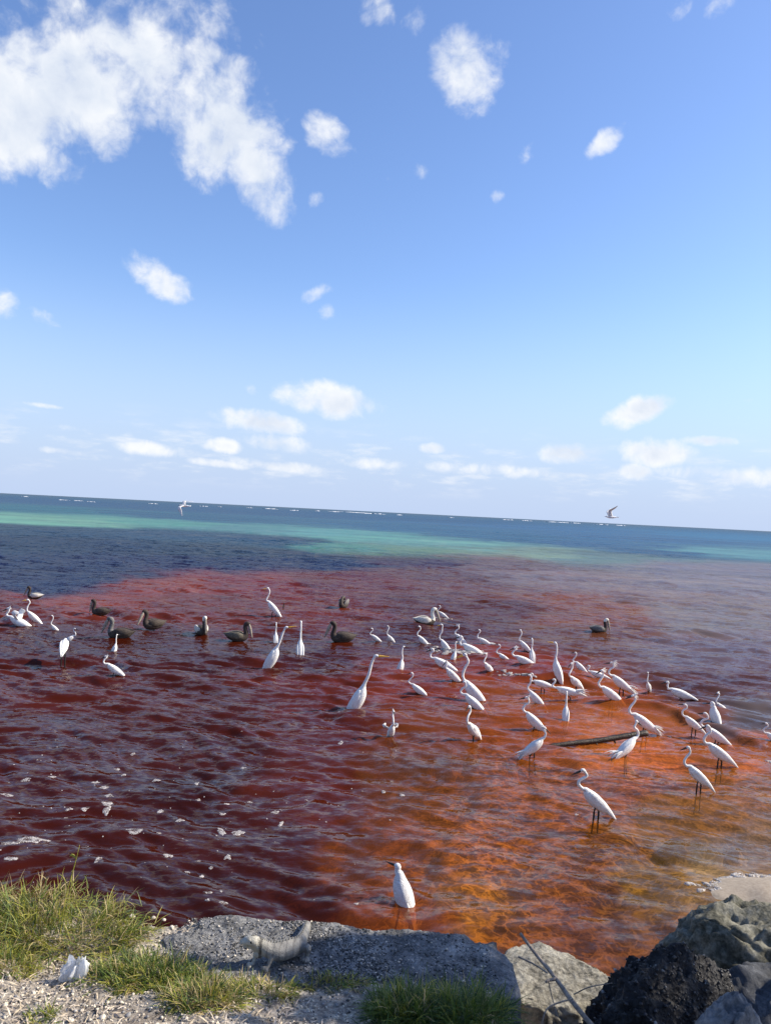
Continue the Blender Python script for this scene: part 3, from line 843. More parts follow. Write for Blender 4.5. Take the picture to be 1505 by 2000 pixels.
# ------------------------------------------------------------------ dead branch and driftwood pole
bark = rock_mat('grey_bark', [(.35, (.10, .085, .07)), (.5, (.24, .20, .165)), (.7, (.42, .36, .30))], 12, .85, .3, 60)
wetwood = rock_mat('wet_dark_wood', [(.35, (.012, .009, .007)), (.5, (.035, .026, .020)), (.7, (.09, .065, .05))], 8, .45, .3, 50)
def wbranch(name, pts, r0, r1, parent=None, mat=bark, n=22, seed=1):
    P = np.array([[*p] for p in pts], float)
    rr = np.linspace(r0, r1, len(P))
    C = np.concatenate([P, rr[:, None], rr[:, None]], 1)
    v, f = tube(C, n, 8, (0.3, .2, .93))
    v = v + .12 * r0 * np.stack([fbm(v[:, 0] * 25, v[:, 1] * 25, v[:, 2] * 25, 2, seed + k) for k in range(3)], 1)
    return obj(name, make_mesh(name, v, f, [mat]), parent)
br = bpy.data.objects.new('dead_branch', None); COL.objects.link(br)
tag(br, 'bare dead branch slanting across the rocks', 'branch')
B = [at_y(1016, 1824, 4.55), at_y(1048, 1866, 4.36), at_y(1085, 1912, 4.10), at_y(1120, 1960, 3.85), at_y(1165, 2015, 3.6)]
br.location = B[-1]
def rel(ps): return [p - B[-1] for p in ps]
wbranch('main_stem', rel(B), .009, .013, br, bark, 30, 5)
wbranch('twig', rel([B[2], at_y(1070, 1915, 4.05), at_y(1066, 1918, 4.0)]), .009, .006, br, bark, 8, 6)
wbranch('twig', rel([at_y(1070, 1916, 4.03), at_y(1078, 1950, 3.95), at_y(1088, 1985, 3.85)]), .003, .002, br, bark, 10, 7)
wbranch('twig', rel([at_y(1118, 1950, 3.8), at_y(1070, 1968, 3.75), at_y(1056, 2005, 3.7)]), .004, .0025, br, bark, 10, 8)
wbranch('twig', rel([at_y(1120, 1942, 3.85), at_y(1150, 1928, 3.8), at_y(1195, 1920, 3.75)]), .0035, .002, br, bark, 10, 9)
wbranch('twig', rel([at_y(1012, 1869, 4.4), at_y(1040, 1882, 4.3), at_y(1068, 1900, 4.15)]), .006, .004, br, bark, 10, 10)

p0, p1 = at(1085, 1456, -.03), at(1262, 1432, .10)
d_ = (p1 - p0).normalized()
log = bpy.data.objects.new('driftwood_pole', None); COL.objects.link(log); log.location = p0
tag(log, 'long dark wet driftwood pole rising out of the shallow water', 'driftwood')
L = (p1 - p0).length
pts = [Vector((0, 0, 0)) - d_ * .3, d_ * .2, d_ * (.5 * L) + Vector((0, 0, -.012)), d_ * (.8 * L), d_ * L]
wbranch('trunk', pts, .030, .046, log, wetwood, 30, 15)
for s_, r_ in ((.42, .02), (.62, .022)):
    a_ = d_ * (L * s_)
    wbranch('knot', [a_, a_ + Vector((.02, -.02, -.045)), a_ + Vector((.035, -.03, -.065))], r_, .008, log, wetwood, 6, 17)

# ------------------------------------------------------------------ unseen tree, added to throw shade on the slab
tree = bpy.data.objects.new('added_shade_tree', None); COL.objects.link(tree)
tb = Vector((6.6, 3.9, .55)); tree.location = tb
tag(tree, 'broad leaved tree added out of view beyond the dark boulders to shade the slab', 'tree')
trunk_o = wbranch('trunk', [(0, 0, -.3), (-.05, .1, 1.2), (-.1, .35, 2.6), (-.05, .6, 3.9), (0, .7, 4.7)], .16, .06, tree, bark, 24, 61)
SHADE_LOBES = [((6.52, 5.16, 5.1), (.42, .34, .36), 420), ((7.15, 4.35, 5.25), (1.05, .55, .62), 1100), ((6.5, 4.0, 4.7), (.6, .5, .45), 350)]  # crown lobes placed so their shadows reach the slab and foreground
for k, (c_, r_, n_) in enumerate(SHADE_LOBES):
    e_ = Vector(c_) - tb
    wbranch('limb', [(-.08, .45, 3.2), tuple((Vector((-.08, .45, 3.2)) + e_) / 2 + Vector((0, 0, -.15))), tuple(e_)], .06, .02, trunk_o, bark, 12, 70 + k)
allb = []
for c_, r_, n_ in SHADE_LOBES:
    u = rng.normal(size=(n_, 3)); u /= np.linalg.norm(u, axis=1)[:, None]
    p_ = u * (rng.random(n_) ** .33)[:, None] * np.array(r_) * (1 + .25 * rng.normal(size=(n_, 1)))
    allb.append(p_ + np.array(c_) - np.array(tb))
B_ = np.concatenate(allb); n_ = len(B_)
cr = obj('added_shade_crown', strips('added_shade_crown', B_, rng.random(n_) * 6.28, rng.uniform(.12, .20, n_), rng.uniform(.09, .15, n_), rng.uniform(-.5, .9, n_), rng.uniform(.1, .8, n_), [gm_green, gm_dark], rng.integers(0, 2, n_)), tree)
cr['kind'] = 'stuff'
# ================================================================== animals
m_white, t, b = new_mat('white_feather')
c = t.new('ShaderNodeTexCoord').outputs['Object']
n_ = t.noise(t.scalevec(c, (1, 4, 2.2)), 42, 4, .65)
t.link(t.ramp(n_, [(.30, (.56, .55, .52)), (.48, (.76, .75, .73)), (.7, (.83, .825, .81))]), b.inputs['Base Color']); b.inputs['Roughness'].default_value = .8
bp = t.new('ShaderNodeBump'); bp.inputs['Strength'].default_value = .7; bp.inputs['Distance'].default_value = .02
t.link(n_, bp.inputs['Height']); t.link(bp.outputs[0], b.inputs['Normal'])
m_blackleg = simple('black_leg', (.018, .016, .014), .5, .3, 40)
m_bill = simple('black_bill', (.03, .026, .022), .4, .3, 40)
m_ybill = simple('yellow_bill', (.75, .42, .06), .45, .15, 40)
m_eye = simple('dark_eye', (.01, .01, .01), .2, .1, 10)

NECK = {  # forward, up offsets of the neck from the shoulder; then head, bill angle, body pitch
    'S': ([(.045, .008), (.076, .048), (.052, .102), (.006, .146), (.006, .188)], (.036, .214), -16, 32),
    'SL': ([(.042, .0), (.068, .03), (.050, .068), (.036, .10)], (.060, .118), -12, 14),
    'W': ([(.035, .012), (.060, .055), (.034, .108), (-.008, .152), (-.008, .198)], (.024, .226), -24, 36),
    'T': ([(.036, .025), (.046, .085), (.012, .155), (-.004, .225), (.004, .275)], (.032, .294), -8, 46),
    'L': ([(.026, .05), (.056, .14), (.078, .23), (.098, .30)], (.128, .325), 6, 60),
    'H': ([(.012, .022), (.008, .042)], (.022, .064), -10, 66),
    'U': ([(.010, .05), (.0, .12), (.0, .19), (.006, .235)], (.026, .255), -5, 72),
    'R': ([(.030, .030), (.030, .075), (.012, .115)], (.030, .142), -40, 40),
    'K': ([(.055, .010), (.078, .045), (.052, .085), (.03, .11)], (.048, .135), -28, 26),
    'D': ([(.05, -.01), (.07, -.04)], (.075, -.07), -70, 20),
}

def egret(x0, x1, ytop, ywat, kind, pose, yaw, hip, label, crest=0, plume=0, wings=None, ny=1.0):
    neck, head, bang, pitch = NECK[pose]
    jr = random.Random(int(x0 * 31 + ytop))           # no two birds hold themselves quite alike
    pitch = pitch + jr.gauss(0, 4.5); bang = bang + jr.gauss(0, 7); ny = ny * jr.uniform(.86, 1.12)
    neck = [(u + jr.gauss(0, .006), v + jr.gauss(0, .003)) for u, v in neck]
    yaw = yaw + jr.gauss(0, 7)
    great = kind == 'G'
    p = math.radians(pitch); cp, sp = math.cos(p), math.sin(p)
    ax = lambda s, off=0: (s * cp - off * sp, 0, s * sp + off * cp)
    bl = 1.0
    body = [(-.255, -.004, .006, .004), (-.215, -.002, .020, .012), (-.15, 0, .036, .031), (-.07, -.003, .050, .053), (.01, -.004, .056, .062), (.08, -.001, .049, .056), (.125, .006, .037, .043)]
    C = [(*ax(s, o_), a, b) for s, o_, a, b in body]
    sh = ax(.16, .014)
    nk = (.84 if pose == 'L' else 1.0) if great else 1.0
    nr0 = .0155 if not great else .0145
    if pose == 'H': C = [(x_, y_, z_, a_ * 1.28, b_ * 1.22) for x_, y_, z_, a_, b_ in C]
    C.append((sh[0], 0, sh[2], .022 * (1.5 if pose == 'H' else 1), .025 * (1.5 if pose == 'H' else 1)))
    for i, (u, v) in enumerate(neck):
        r = (nr0 - .005 * (i / len(neck))) * (1.7 if pose == 'H' else 1)
        C.append((sh[0] + u * nk, 0, sh[2] + v * nk * ny, r, r * 1.05))
    hx, hz = sh[0] + head[0] * nk, sh[2] + head[1] * nk * ny
    hq = 1.4 if pose == 'H' else 1.0
    C.append((hx - .004, 0, hz, .016 * hq, .017 * hq))
    ba = math.radians(bang)
    C.append((hx + .018 * math.cos(ba), 0, hz + .018 * math.sin(ba), .012 * hq, .012 * hq))
    C.append((hx + .030 * math.cos(ba), 0, hz + .030 * math.sin(ba), .005, .005))
    mb = MB()
    v, f = tube(C, 44, 12); mb.add(v, f, 0)
    lg = hip + .22
    for s_ in (-1, 1):
        st_ = s_ * .035
        mb.add(*tube([(.005, s_ * .022, .02, .022, .022), (.012, s_ * .024, -.035, .013, .013), (.012, s_ * .024, -.06, .006, .006)], 7, 7), 0)
        mb.add(*tube([(.010, s_ * .024, -.035, .0085, .0085), (-.004 + st_, s_ * .026, -.105, .0070, .0070), (-.008 + st_, s_ * .026, -.115, .0095, .0095), (.006 + st_ * 1.3, s_ * .028, -lg, .0065, .0065)], 12, 6), 1)
    # visible height fixes the size
    tot = hip + max(hz + .017, max(c_[2] + c_[4] for c_ in C))
    foot = at((x0 + x1) / 2.0, ywat)
    rng_ = foot.y
    H = (ywat - ytop) / FPX * rng_ * 1.03
    s = H / tot
    ya = math.radians(yaw)
    us = [c_[0] for c_ in C] + [hx + (.095 if pose != 'H' else .03)]
    mid = (min(us) + max(us)) / 2
    root = bpy.data.objects.new('egret', None); COL.objects.link(root)
    root.location = (foot.x - mid * math.cos(ya) * s, foot.y - mid * math.sin(ya) * s * .3, hip * s)
    root.rotation_euler = (0, 0, ya); root.scale = (s, s, s); root.empty_display_size = .05
    tag(root, label, 'egret', 'white egrets wading in the red water')
    body_o = obj('body', mb.mesh('egret_body', [m_white, m_blackleg]), root)
    bl_ = .098 if not great else .105
    e0 = (hx + .022 * math.cos(ba), 0, hz + .022 * math.sin(ba) - .001)
    v, f = tube([(*e0, .0095, .0115), (e0[0] + .04 * math.cos(ba), 0, e0[2] + .04 * math.sin(ba), .0080, .0090), (e0[0] + bl_ * math.cos(ba), 0, e0[2] + bl_ * math.sin(ba), .001, .001)], 8, 7)
    obj('bill', make_mesh('egret_bill', v, f, [m_ybill if great else m_bill]), root)
    v1, f1 = ico(1)
    me_eye = make_mesh('egret_eye', v1 * .0032, f1, [m_eye])
    for s_ in (-1, 1):
        obj('eye', me_eye, body_o, (hx + .010, s_ * .0145, hz + .004))
        if wings is None:
            W_ = [(*ax(.125, .012), .010, .020), (*ax(.06, .014), .017, .036), (*ax(-.04, .012), .018, .041), (*ax(-.15, .006), .013, .027), (*ax(-.24, -.004), .006, .014), (*ax(-.285, -.010), .002, .003)]
            W_ = [(a_, s_ * w_, c_, d_, e_) for (a_, _, c_, d_, e_), w_ in zip(W_, (.026, .040, .038, .026, .012, .005))]
            v, f = tube(W_, 16, 8)
        else:
            up, back = wings
            rt = np.array(ax(.05, .03)); rt[1] = s_ * .03
            tip = rt + np.array((-back, s_ * .06, up))
            el = (rt + tip) / 2 + np.array((.03, s_ * .04, .02))
            W_ = [(*rt, .034, .012), (*el, .040, .009), (*((el + tip) / 2 + np.array((-.015, 0, .01))), .036, .006), (*tip, .02, .003)]
            v, f = tube(W_, 14, 8, side=(1, 0, .5))
        obj('wing', make_mesh('egret_wing', v, f, [m_white]), root)
    if crest:
        mb = MB()
        for k in range(9):
            a_ = math.radians(150 + k * 9 + rnd.uniform(-10, 10)); l_ = (.03 + .025 * rnd.random()) * crest
            w_ = rnd.uniform(-.010, .010)
            b0 = (hx - .006, w_, hz + .008 - .004 * k / 3)
            mb.add(*tube([(*b0, .006, .006), (b0[0] + .6 * l_ * math.cos(a_), w_ * 1.8, b0[2] + .6 * l_ * math.sin(a_) + .006, .0045, .0045), (b0[0] + l_ * math.cos(a_), w_ * 2.4, b0[2] + l_ * math.sin(a_), .0008, .0008)], 6, 5))
        obj('crest', mb.mesh('egret_crest', [m_white]), root)
    if plume:
        mb = MB()
        for k in range(14):
            w_ = rnd.uniform(-.05, .05)
            b0 = np.array(ax(-.10 + .02 * rnd.random(), .02 + .01 * rnd.random())); b0[1] = w_ * .6
            d = np.array(ax(-1, rnd.uniform(-.25, .45) * plume)); d /= np.linalg.norm(d); l_ = rnd.uniform(.13, .21)
            e = b0 + d * l_; e[1] = w_ * 1.5
            mb.add(*tube([(*b0, .012, .008), (*(b0 + (e - b0) * .55 + np.array((0, 0, .012))), .009, .005), (*e, .001, .001)], 7, 5))
        obj('plumes', mb.mesh('egret_plumes', [m_white]), root)
    return root

EGRETS = [
    (16, 57, 1188, 1222, 'S', 'K', 175, .05, 'white egret flapping its half raised wings beside a tall necked one', 1, 0, (.13, .03)),
    (52, 77, 1171, 1216, 'G', 'T', 190, .10, 'tall white egret standing next to the wing flapping one, S shaped neck'),
    (98, 117, 1202, 1232, 'S', 'T', 200, .05, 'small white egret alone between the wing flapper and the swimming pelican'),
    (121, 150, 1227, 1259, 'S', 'S', 10, .14, 'greyish shaded egret turned towards the big pelican, behind a headless looking one'),
    (112, 133, 1251, 1297, 'S', 'D', 100, .24, 'white egret bent forward with its head hidden, on long dark legs'),
    (217, 232, 1240, 1273, 'S', 'U', 80, .03, 'slim upright egret right in front of the big pelican'),
    (203, 239, 1281, 1321, 'S', 'K', 180, .12, 'white egret with hooked neck nearest the camera on the far dark side', 1),
    (512, 550, 1149, 1203, 'G', 'T', 185, .14, 'very tall great egret farthest out, long neck raised'),
    (531, 544, 1217, 1253, 'S', 'U', 95, .04, 'small upright egret behind the leaning great egret'),
    (515, 566, 1224, 1301, 'G', 'L', 0, .07, 'great egret with yellow bill leaning forward, farther of the two leaning'),
    (577, 592, 1215, 1278, 'G', 'U', 95, .04, 'thin straight necked egret standing beside the farther leaning great egret'),
    (681, 738, 1279, 1386, 'G', 'L', 0, .07, 'largest great egret with yellow bill, leaning forward in deep red water'),
    (721, 745, 1227, 1254, 'S', 'S', 182, .10, 'low bodied small egret, leftmost of a small pair near the dark pelican'),
    (754, 769, 1222, 1252, 'S', 'T', 200, .07, 'tiny raised neck egret, second of a small pair near the dark pelican'),
    (775, 795, 1263, 1308, 'S', 'U', 20, .03, 'lone upright egret between the largest great egret and the crowd'),
    (814, 835, 1223, 1259, 'S', 'W', 200, .08, 'fluffy egret standing just below the white backed pelican', 0, 1),
    (854, 875, 1183, 1205, 'S', 'S', 182, .06, 'tiny far egret behind the white backed pelican'),
    (849, 886, 1220, 1270, 'G', 'T', 185, .07, 'long necked egret at the foaming patch of water'),
    (886, 913, 1221, 1258, 'S', 'W', 185, .06, 'egret with raised fluffy head behind the foaming patch', 1),
    (905, 933, 1243, 1275, 'S', 'SL', 182, .04, 'egret standing low in the water with its tail in the foam'),
    (878, 897, 1254, 1288, 'S', 'U', 40, .03, 'half hidden egret inside the splashing foam'),
    (846, 880, 1268, 1305, 'S', 'K', 182, .06, 'egret with crooked neck just in front of the foam'),
    (867, 896, 1291, 1334, 'S', 'R', 190, .12, 'short necked egret between the crooked necked one and the long bodied great egret'),
    (935, 955, 1230, 1260, 'S', 'S', 190, .08, 'far egret fluttering one wing in the bluish water', 0, 1),
    (942, 963, 1275, 1313, 'S', 'W', 215, .08, 'fluffy round egret seen nearly head on, casting a warm reflection', 1, 1),
    (968, 998, 1259, 1290, 'S', 'S', 178, .05, 'egret standing low in the dark wave trough'),
    (1010, 1036, 1231, 1273, 'S', 'T', 180, .12, 'long necked egret farthest out on the bluish water, behind a thin upright one'),
    (1032, 1042, 1248, 1294, 'S', 'U', 95, .10, 'thin upright egret seen from behind beside a long necked one'),
    (1006, 1038, 1265, 1307, 'S', 'K', 182, .13, 'egret with ruffled head in front of the thin upright one', 1.2),
    (903, 943, 1279, 1362, 'G', 'T', 175, .03, 'long bodied great egret with tall neck in the middle of the flock'),
    (896, 947, 1333, 1384, 'S', 'S', 178, .08, 'egret with bill held out, just before the long bodied great egret'),
    (798, 833, 1315, 1354, 'S', 'S', 180, .06, 'single egret with dark bill near the submerged dark patch'),
    (911, 932, 1376, 1447, 'S', 'W', 230, .14, 'upright egret perched on the greenish submerged rock'),
    (749, 777, 1385, 1441, 'S', 'W', 285, .09, 'ruffled egret with loose wing feathers alone on the red water', 1.4, 0, (.02, .12)),
    (1017, 1068, 1420, 1482, 'S', 'R', 5, .15, 'fluffy hunched egret at the low end of the driftwood pole', 1.2, 1.2),
    (1016, 1067, 1363, 1424, 'S', 'W', 178, .09, 'egret with curled neck behind the hunched fluffy one', 1),
    (1026, 1062, 1319, 1374, 'S', 'T', 182, .07, 'egret with arched neck and sloping back above the curled neck one'),
    (1036, 1074, 1316, 1352, 'S', 'SL', 180, .15, 'egret crouching level with its neck drawn in'),
    (1073, 1093, 1256, 1331, 'G', 'U', 165, .15, 'tall straight necked egret standing high on dark legs'),
    (1113, 1150, 1275, 1316, 'S', 'S', 180, .13, 'egret partly hidden behind an upright one, bill pointing out'),
    (1112, 1132, 1294, 1347, 'S', 'W', 215, .12, 'upright egret covering the one behind it', 1),
    (1148, 1180, 1301, 1330, 'S', 'SL', 182, .14, 'egret with thin looped neck mostly hidden behind the bushy crested one'),
    (1163, 1214, 1309, 1380, 'S', 'S', 190, .17, 'bushy crested egret with a round white body', 1.6),
    (1182, 1234, 1295, 1356, 'S', 'S', 180, .16, 'egret with wind ruffled crest and tail on the edge of the blue water', 1.8, 1.3),
    (1257, 1271, 1312, 1351, 'S', 'T', 230, .11, 'slim small egret alone against the blue water'),
    (1079, 1128, 1328, 1372, 'S', 'SL', 178, .17, 'egret stooping with bill stretched out above an upright one', 0, .8),
    (1095, 1113, 1353, 1408, 'S', 'U', 80, .08, 'upright egret seen from the back, wedge shaped body'),
    (1223, 1282, 1359, 1434, 'S', 'S', 182, .14, 'large crested egret standing behind the raised end of the driftwood pole', 1.5, 1),
    (1198, 1249, 1410, 1480, 'S', 'W', 25, .12, 'egret in front of the driftwood pole with shaggy back plumes', 0, 1.3),
    (1113, 1200, 1503, 1599, 'S', 'S', 182, .17, 'nearest wading egret striding with bill forward'),
    (1299, 1349, 1332, 1372, 'S', 'SL', 180, .13, 'slender level bodied egret farthest along the blue water', 0),
    (1324, 1375, 1377, 1436, 'S', 'S', 180, .19, 'egret on long legs standing at the orange wavelet'),
    (1398, 1417, 1352, 1390, 'S', 'W', 205, .06, 'small upright egret behind the hunched plump one', 1),
    (1375, 1416, 1372, 1415, 'S', 'H', 160, .10, 'plump hunched egret with its neck tucked away', 0, .8),
    (1370, 1419, 1394, 1450, 'S', 'S', 180, .09, 'rear egret of two overlapping ones by the orange shallows'),
    (1369, 1429, 1418, 1497, 'S', 'S', 180, .16, 'front egret of two overlapping ones by the orange shallows'),
    (1326, 1389, 1460, 1554, 'S', 'S', 182, .24, 'egret on long dark legs nearest the bank on the orange shallows'),
    (1487, 1530, 1413, 1452, 'S', 'S', 182, .10, 'egret cut off by the picture edge'),
    (768, 810, 1694, 1762, 'S', 'H', 150, .04, 'hunched egret closest to the slab, belly deep in red water'),
]
for e in EGRETS:
    e = list(e)
    egret(e[0], e[1], e[2], e[3], e[4], e[5], e[6], e[7], e[8], e[9] if len(e) > 9 else 0, e[10] if len(e) > 10 else 0, e[11] if len(e) > 11 else None)

# ------------------------------------------------------------------ pelicans
def feather(name, lo, hi, sc=18):
    m, t, b = new_mat(name)
    c = t.new('ShaderNodeTexCoord').outputs['Object']
    n_ = t.noise(t.scalevec(c, (1, 3, 2)), sc, 5, .7)
    t.link(t.ramp(n_, [(.36, lo), (.64, hi)]), b.inputs['Base Color']); b.inputs['Roughness'].default_value = .8
    return m
pm_brown = feather('brown_feather', (.012, .008, .006), (.075, .054, .040))
pm_grey = feather('grey_feather', (.05, .046, .044), (.22, .21, .20))
pm_pale = feather('pale_feather', (.35, .32, .27), (.72, .69, .62))
pm_neck = feather('dark_neck_feather', (.016, .010, .008), (.05, .03, .023))
pm_head = feather('white_head_feather', (.60, .57, .48), (.80, .77, .68))
pm_bill = feather('grey_pelican_bill', (.16, .13, .10), (.40, .34, .27))

def pelican(x0, x1, ytop, ywat, yaw, label, wing_m=None, neck_m=None, head_m=None, size=None, preen=False, tall=1.0, bill_down=-66):
    body = [(-.34, .15, .014, .010), (-.30, .145, .060, .034), (-.20, .13, .130, .11), (-.02, .11, .170, .160), (.14, .10, .155, .150), (.24, .13, .104, .118)]
    if preen:
        nk = [(.26, .24, .065, .07), (.18, .36, .055, .06), (.06, .40, .052, .056), (-.02, .35, .055, .06), (-.06, .29, .04, .04)]
    else:
        nk = [(.285, .21, .066, .075), (.265, .31 * tall, .054, .062), (.250, .40 * tall, .052, .060), (.268, .475 * tall, .060, .066), (.315, .512 * tall, .058, .058), (.368, .50 * tall, .040, .042), (.385, .49 * tall, .018, .02)]
    C = [(u, 0, v, a, b) for u, v, a, b in body + nk]
    nring, sd = 40, 12
    v, f = tube(C, nring, sd)
    K = len(C) - 1
    fm = []
    for i in range(nring - 1):
        t_ = i / (nring - 1) * K
        mi = 0 if t_ < 5.3 else (1 if t_ < (8.2 if not preen else 7.5) else 2)
        fm += [mi] * sd
    fm += [0, 2] * sd
    foot = at((x0 + x1) / 2, ywat)
    H = (ywat - ytop) / FPX * foot.y * .97
    tot = (.53 if not preen else .43) * (tall if not preen else 1)
    s = H / tot
    ya = math.radians(yaw)
    root = bpy.data.objects.new('pelican', None); COL.objects.link(root)
    mid = .01
    root.location = (foot.x - mid * math.cos(ya) * s, foot.y + .06 * s, .012); root.rotation_euler = (0, 0, ya); root.scale = (s, s, s); root.empty_display_size = .05
    tag(root, label, 'pelican', 'brown pelicans swimming off the shore')
    pb = obj('body', make_mesh('pelican_body', v, f, [pm_brown, neck_m or pm_neck, head_m or pm_neck], True, fm), root)
    if not preen:
        hx, hz = .355, .49 * tall
        a_ = math.radians(bill_down)
        v, f = tube([(hx, 0, hz, .034, .034), (hx + .12 * math.cos(a_), 0, hz + .12 * math.sin(a_), .032, .048), (hx + .28 * math.cos(a_), 0, hz + .28 * math.sin(a_), .024, .034), (hx + .42 * math.cos(a_), 0, hz + .42 * math.sin(a_), .012, .013)], 12, 8)
    else:
        v, f = tube([(-.04, 0, .30, .02, .022), (-.02, 0, .24, .019, .022), (.02, 0, .14, .010, .010)], 8, 8)
    obj('bill', make_mesh('pelican_bill', v, f, [pm_bill]), root)
    if not preen:
        v1, f1 = ico(1)
        for s_ in (-1, 1): obj('eye', make_mesh('pelican_eye', v1 * .009, f1, [m_eye]), pb, (.325, s_ * .046, .53 * tall))
    for s_ in (-1, 1):
        hump = .05 if preen else 0
        W_ = [(.20, s_ * .10, .13, .02, .06), (.08, s_ * .150, .155 + hump, .034, .105), (-.12, s_ * .135, .165 + hump * 1.5, .038, .095), (-.25, s_ * .08, .175, .026, .055), (-.35, s_ * .025, .19, .010, .020), (-.40, s_ * .01, .195, .003, .005)]
        v, f = tube(W_, 16, 9)
        obj('wing', make_mesh('pelican_wing', v, f, [wing_m or pm_brown]), root)
    return root

pelican(50, 85, 1147, 1170, 185, 'far pelican with a pale streaked wing, beyond the wing flapping egret', pm_pale, pm_neck, pm_neck)
pelican(172, 220, 1173, 1202, 180, 'dark pelican swimming with its bill pressed to its breast', pm_brown, pm_neck, pm_neck, bill_down=-80)
pelican(205, 263, 1208, 1248, 182, 'big brown pelican with pale grey neck and long bill held down', pm_brown, pm_grey, pm_grey)
pelican(287, 312, 1192, 1228, 222, 'dark pelican seen at an angle with bill slanting down', pm_brown, pm_neck, pm_neck)
pelican(377, 407, 1203, 1240, 300, 'pelican with whitish head facing the camera, pale wing patch behind', pm_pale, pm_neck, pm_head, bill_down=-76)
pelican(436, 486, 1216, 1252, 2, 'olive grey pelican swimming towards the great egret', feather('olive_feather', (.04, .034, .026), (.16, .14, .10)), pm_neck, pm_neck, bill_down=-74)
pelican(650, 688, 1216, 1255, 192, 'dark necked pelican behind the largest great egret', pm_brown, pm_neck, pm_neck)
pelican(656, 685, 1165, 1187, 250, 'far pelican preening, wings humped like two lumps', pm_grey, pm_brown, pm_brown, preen=True)
pelican(811, 846, 1188, 1221, 5, 'white backed pelican with yellowish head near the flock', pm_pale, pm_head, pm_head, bill_down=-66)
pelican(1149, 1188, 1209, 1236, 0, 'white headed grey pelican alone far out on the mauve water', pm_grey, pm_neck, pm_head, bill_down=-76)

# short dark stick behind the tallest far egret
q = at(553, 1188)
stk = wbranch('dark_stick', [(0, 0, -.2), (.005, 0, .05), (.012, 0, .10), (.022, 0, .155)], .022, .014, None, wetwood, 10, 31)
stk.location = q
tag(stk, 'short dark stick poking out of the water behind a tall egret', 'stick')

# ------------------------------------------------------------------ flying birds
def flyer(c, yaw, label, wl, wr, roll=0, s=1.0, pitch=0):
    root = bpy.data.objects.new('flying_seabird', None); COL.objects.link(root)
    root.location = c; root.rotation_euler = (roll, pitch, yaw); root.scale = (s, s, s)
    tag(root, label, 'seabird', 'seabirds flying along the horizon')
    v, f = tube([(-.24, 0, .005, .03, .004), (-.17, 0, .004, .026, .012), (-.06, 0, 0, .036, .036), (.05, 0, 0, .038, .040), (.12, 0, .008, .026, .028), (.155, 0, .014, .022, .024), (.185, 0, .012, .008, .010)], 22, 10)
    obj('body', make_mesh('seabird_body', v, f, [m_white]), root)
    v, f = tube([(.178, 0, .012, .007, .008), (.23, 0, .004, .001, .001)], 5, 6)
    obj('bill', make_mesh('seabird_bill', v, f, [m_bill]), root)
    grey = pm_wing
    for s_, (e1, e2) in ((1, wl), (-1, wr)):
        a, b = math.radians(e1), math.radians(e2)
        p0 = np.array((.03, s_ * .02, .02)); p1 = p0 + .17 * np.array((.22, s_ * math.cos(a), math.sin(a))); p2 = p1 + .30 * np.array((-.55, s_ * math.cos(b), math.sin(b)))
        W_ = [(*p0, .060, .010), (*p1, .056, .008), (*(p1 * .55 + p2 * .45), .042, .005), (*p2, .006, .002)]
        v, f = tube(W_, 14, 8, side=(1, 0, 0))
        obj('wing', make_mesh('seabird_wing', v, f, [grey]), root)
    return root
pm_wing = feather('seabird_wing', (.55, .53, .51), (.74, .72, .70))
flyer(at_y(360, 988, 24), math.radians(165), 'white seabird gliding low over the sea, wings arched down', (14, -40), (14, -34), -.6, .95, 0)
flyer(at_y(1193, 1010, 22), math.radians(182), 'grey winged seabird with wings raised just above the horizon', (62, 22), (70, 38), .25, .90, 0)

# ------------------------------------------------------------------ iguana
def ctrl(lst): return [(*at(px, py, z), a, b) for px, py, z, a, b in lst]
ig0 = Vector((*at(552, 1876, .54)[:2], .54))
SD = (.45, -.89, 0)
mb = MB()
T = ctrl([(603, 1818, .47, .012, .012), (601, 1807, .515, .021, .021), (598, 1811, .553, .027, .026), (594, 1823, .565, .031, .030), (588, 1836, .578, .036, .036), (580, 1846, .592, .045, .043), (563, 1852, .602, .060, .048), (544, 1857, .604, .062, .048),
          (526, 1855, .618, .044, .041), (514, 1849, .638, .033, .036), (503, 1843, .655, .030, .033), (495, 1838, .672, .031, .030), (485, 1837, .674, .028, .024), (476, 1839, .664, .020, .016), (470, 1841, .655, .011, .009)])
v, f = tube(T, 64, 14, side=SD); mb.add(v, f)
def ball(px, py, z, r):
    q = at(px, py, z); v_, f_ = ICOB
    mb.add(v_ * np.array(r) + np.array(q), f_)
ICOB = ico(2)
ball(499, 1848, .638, (.024, .03, .026))      # jowls
ball(490, 1846, .640, (.020, .028, .014))     # lower jaw
ball(480, 1846, .637, (.018, .020, .010))
ball(488, 1832, .690, (.014, .026, .008))     # brow ridge
v, f = tube(ctrl([(500, 1852, .628, .010, .018), (505, 1862, .607, .009, .026), (513, 1868, .592, .010, .014)]), 8, 8, side=SD); mb.add(v, f)     # dewlap
foot_z = .552
def leg(a, k, fp, r, dirs):
    A, K, q = at(*a), at(*k), at(*fp, foot_z)
    W_ = Vector((q.x * .75 + K.x * .25, q.y * .75 + K.y * .25, q.z + .016))
    v, f = tube([(*A, r * 1.5, r * 1.5), (*((A + K) / 2), r * 1.25, r * 1.25), (*K, r * .9, r * .9), (*((K + W_) / 2), r * .75, r * .75), (*W_, r * .6, r * .6), (*q, r * .7, r * .45)], 18, 9, side=SD); mb.add(v, f)
    for k_ in (-.75, -.35, .05, .45, .8):
        d = Vector((math.cos(dirs + k_), math.sin(dirs + k_), 0)) * .040
        v, f = tube([(*q, .0055, .0055), (q.x + d.x * .55, q.y + d.y * .55, q.z + .007, .0045, .005), (q.x + d.x, q.y + d.y, q.z - .006, .0028, .003)], 7, 6); mb.add(v, f)
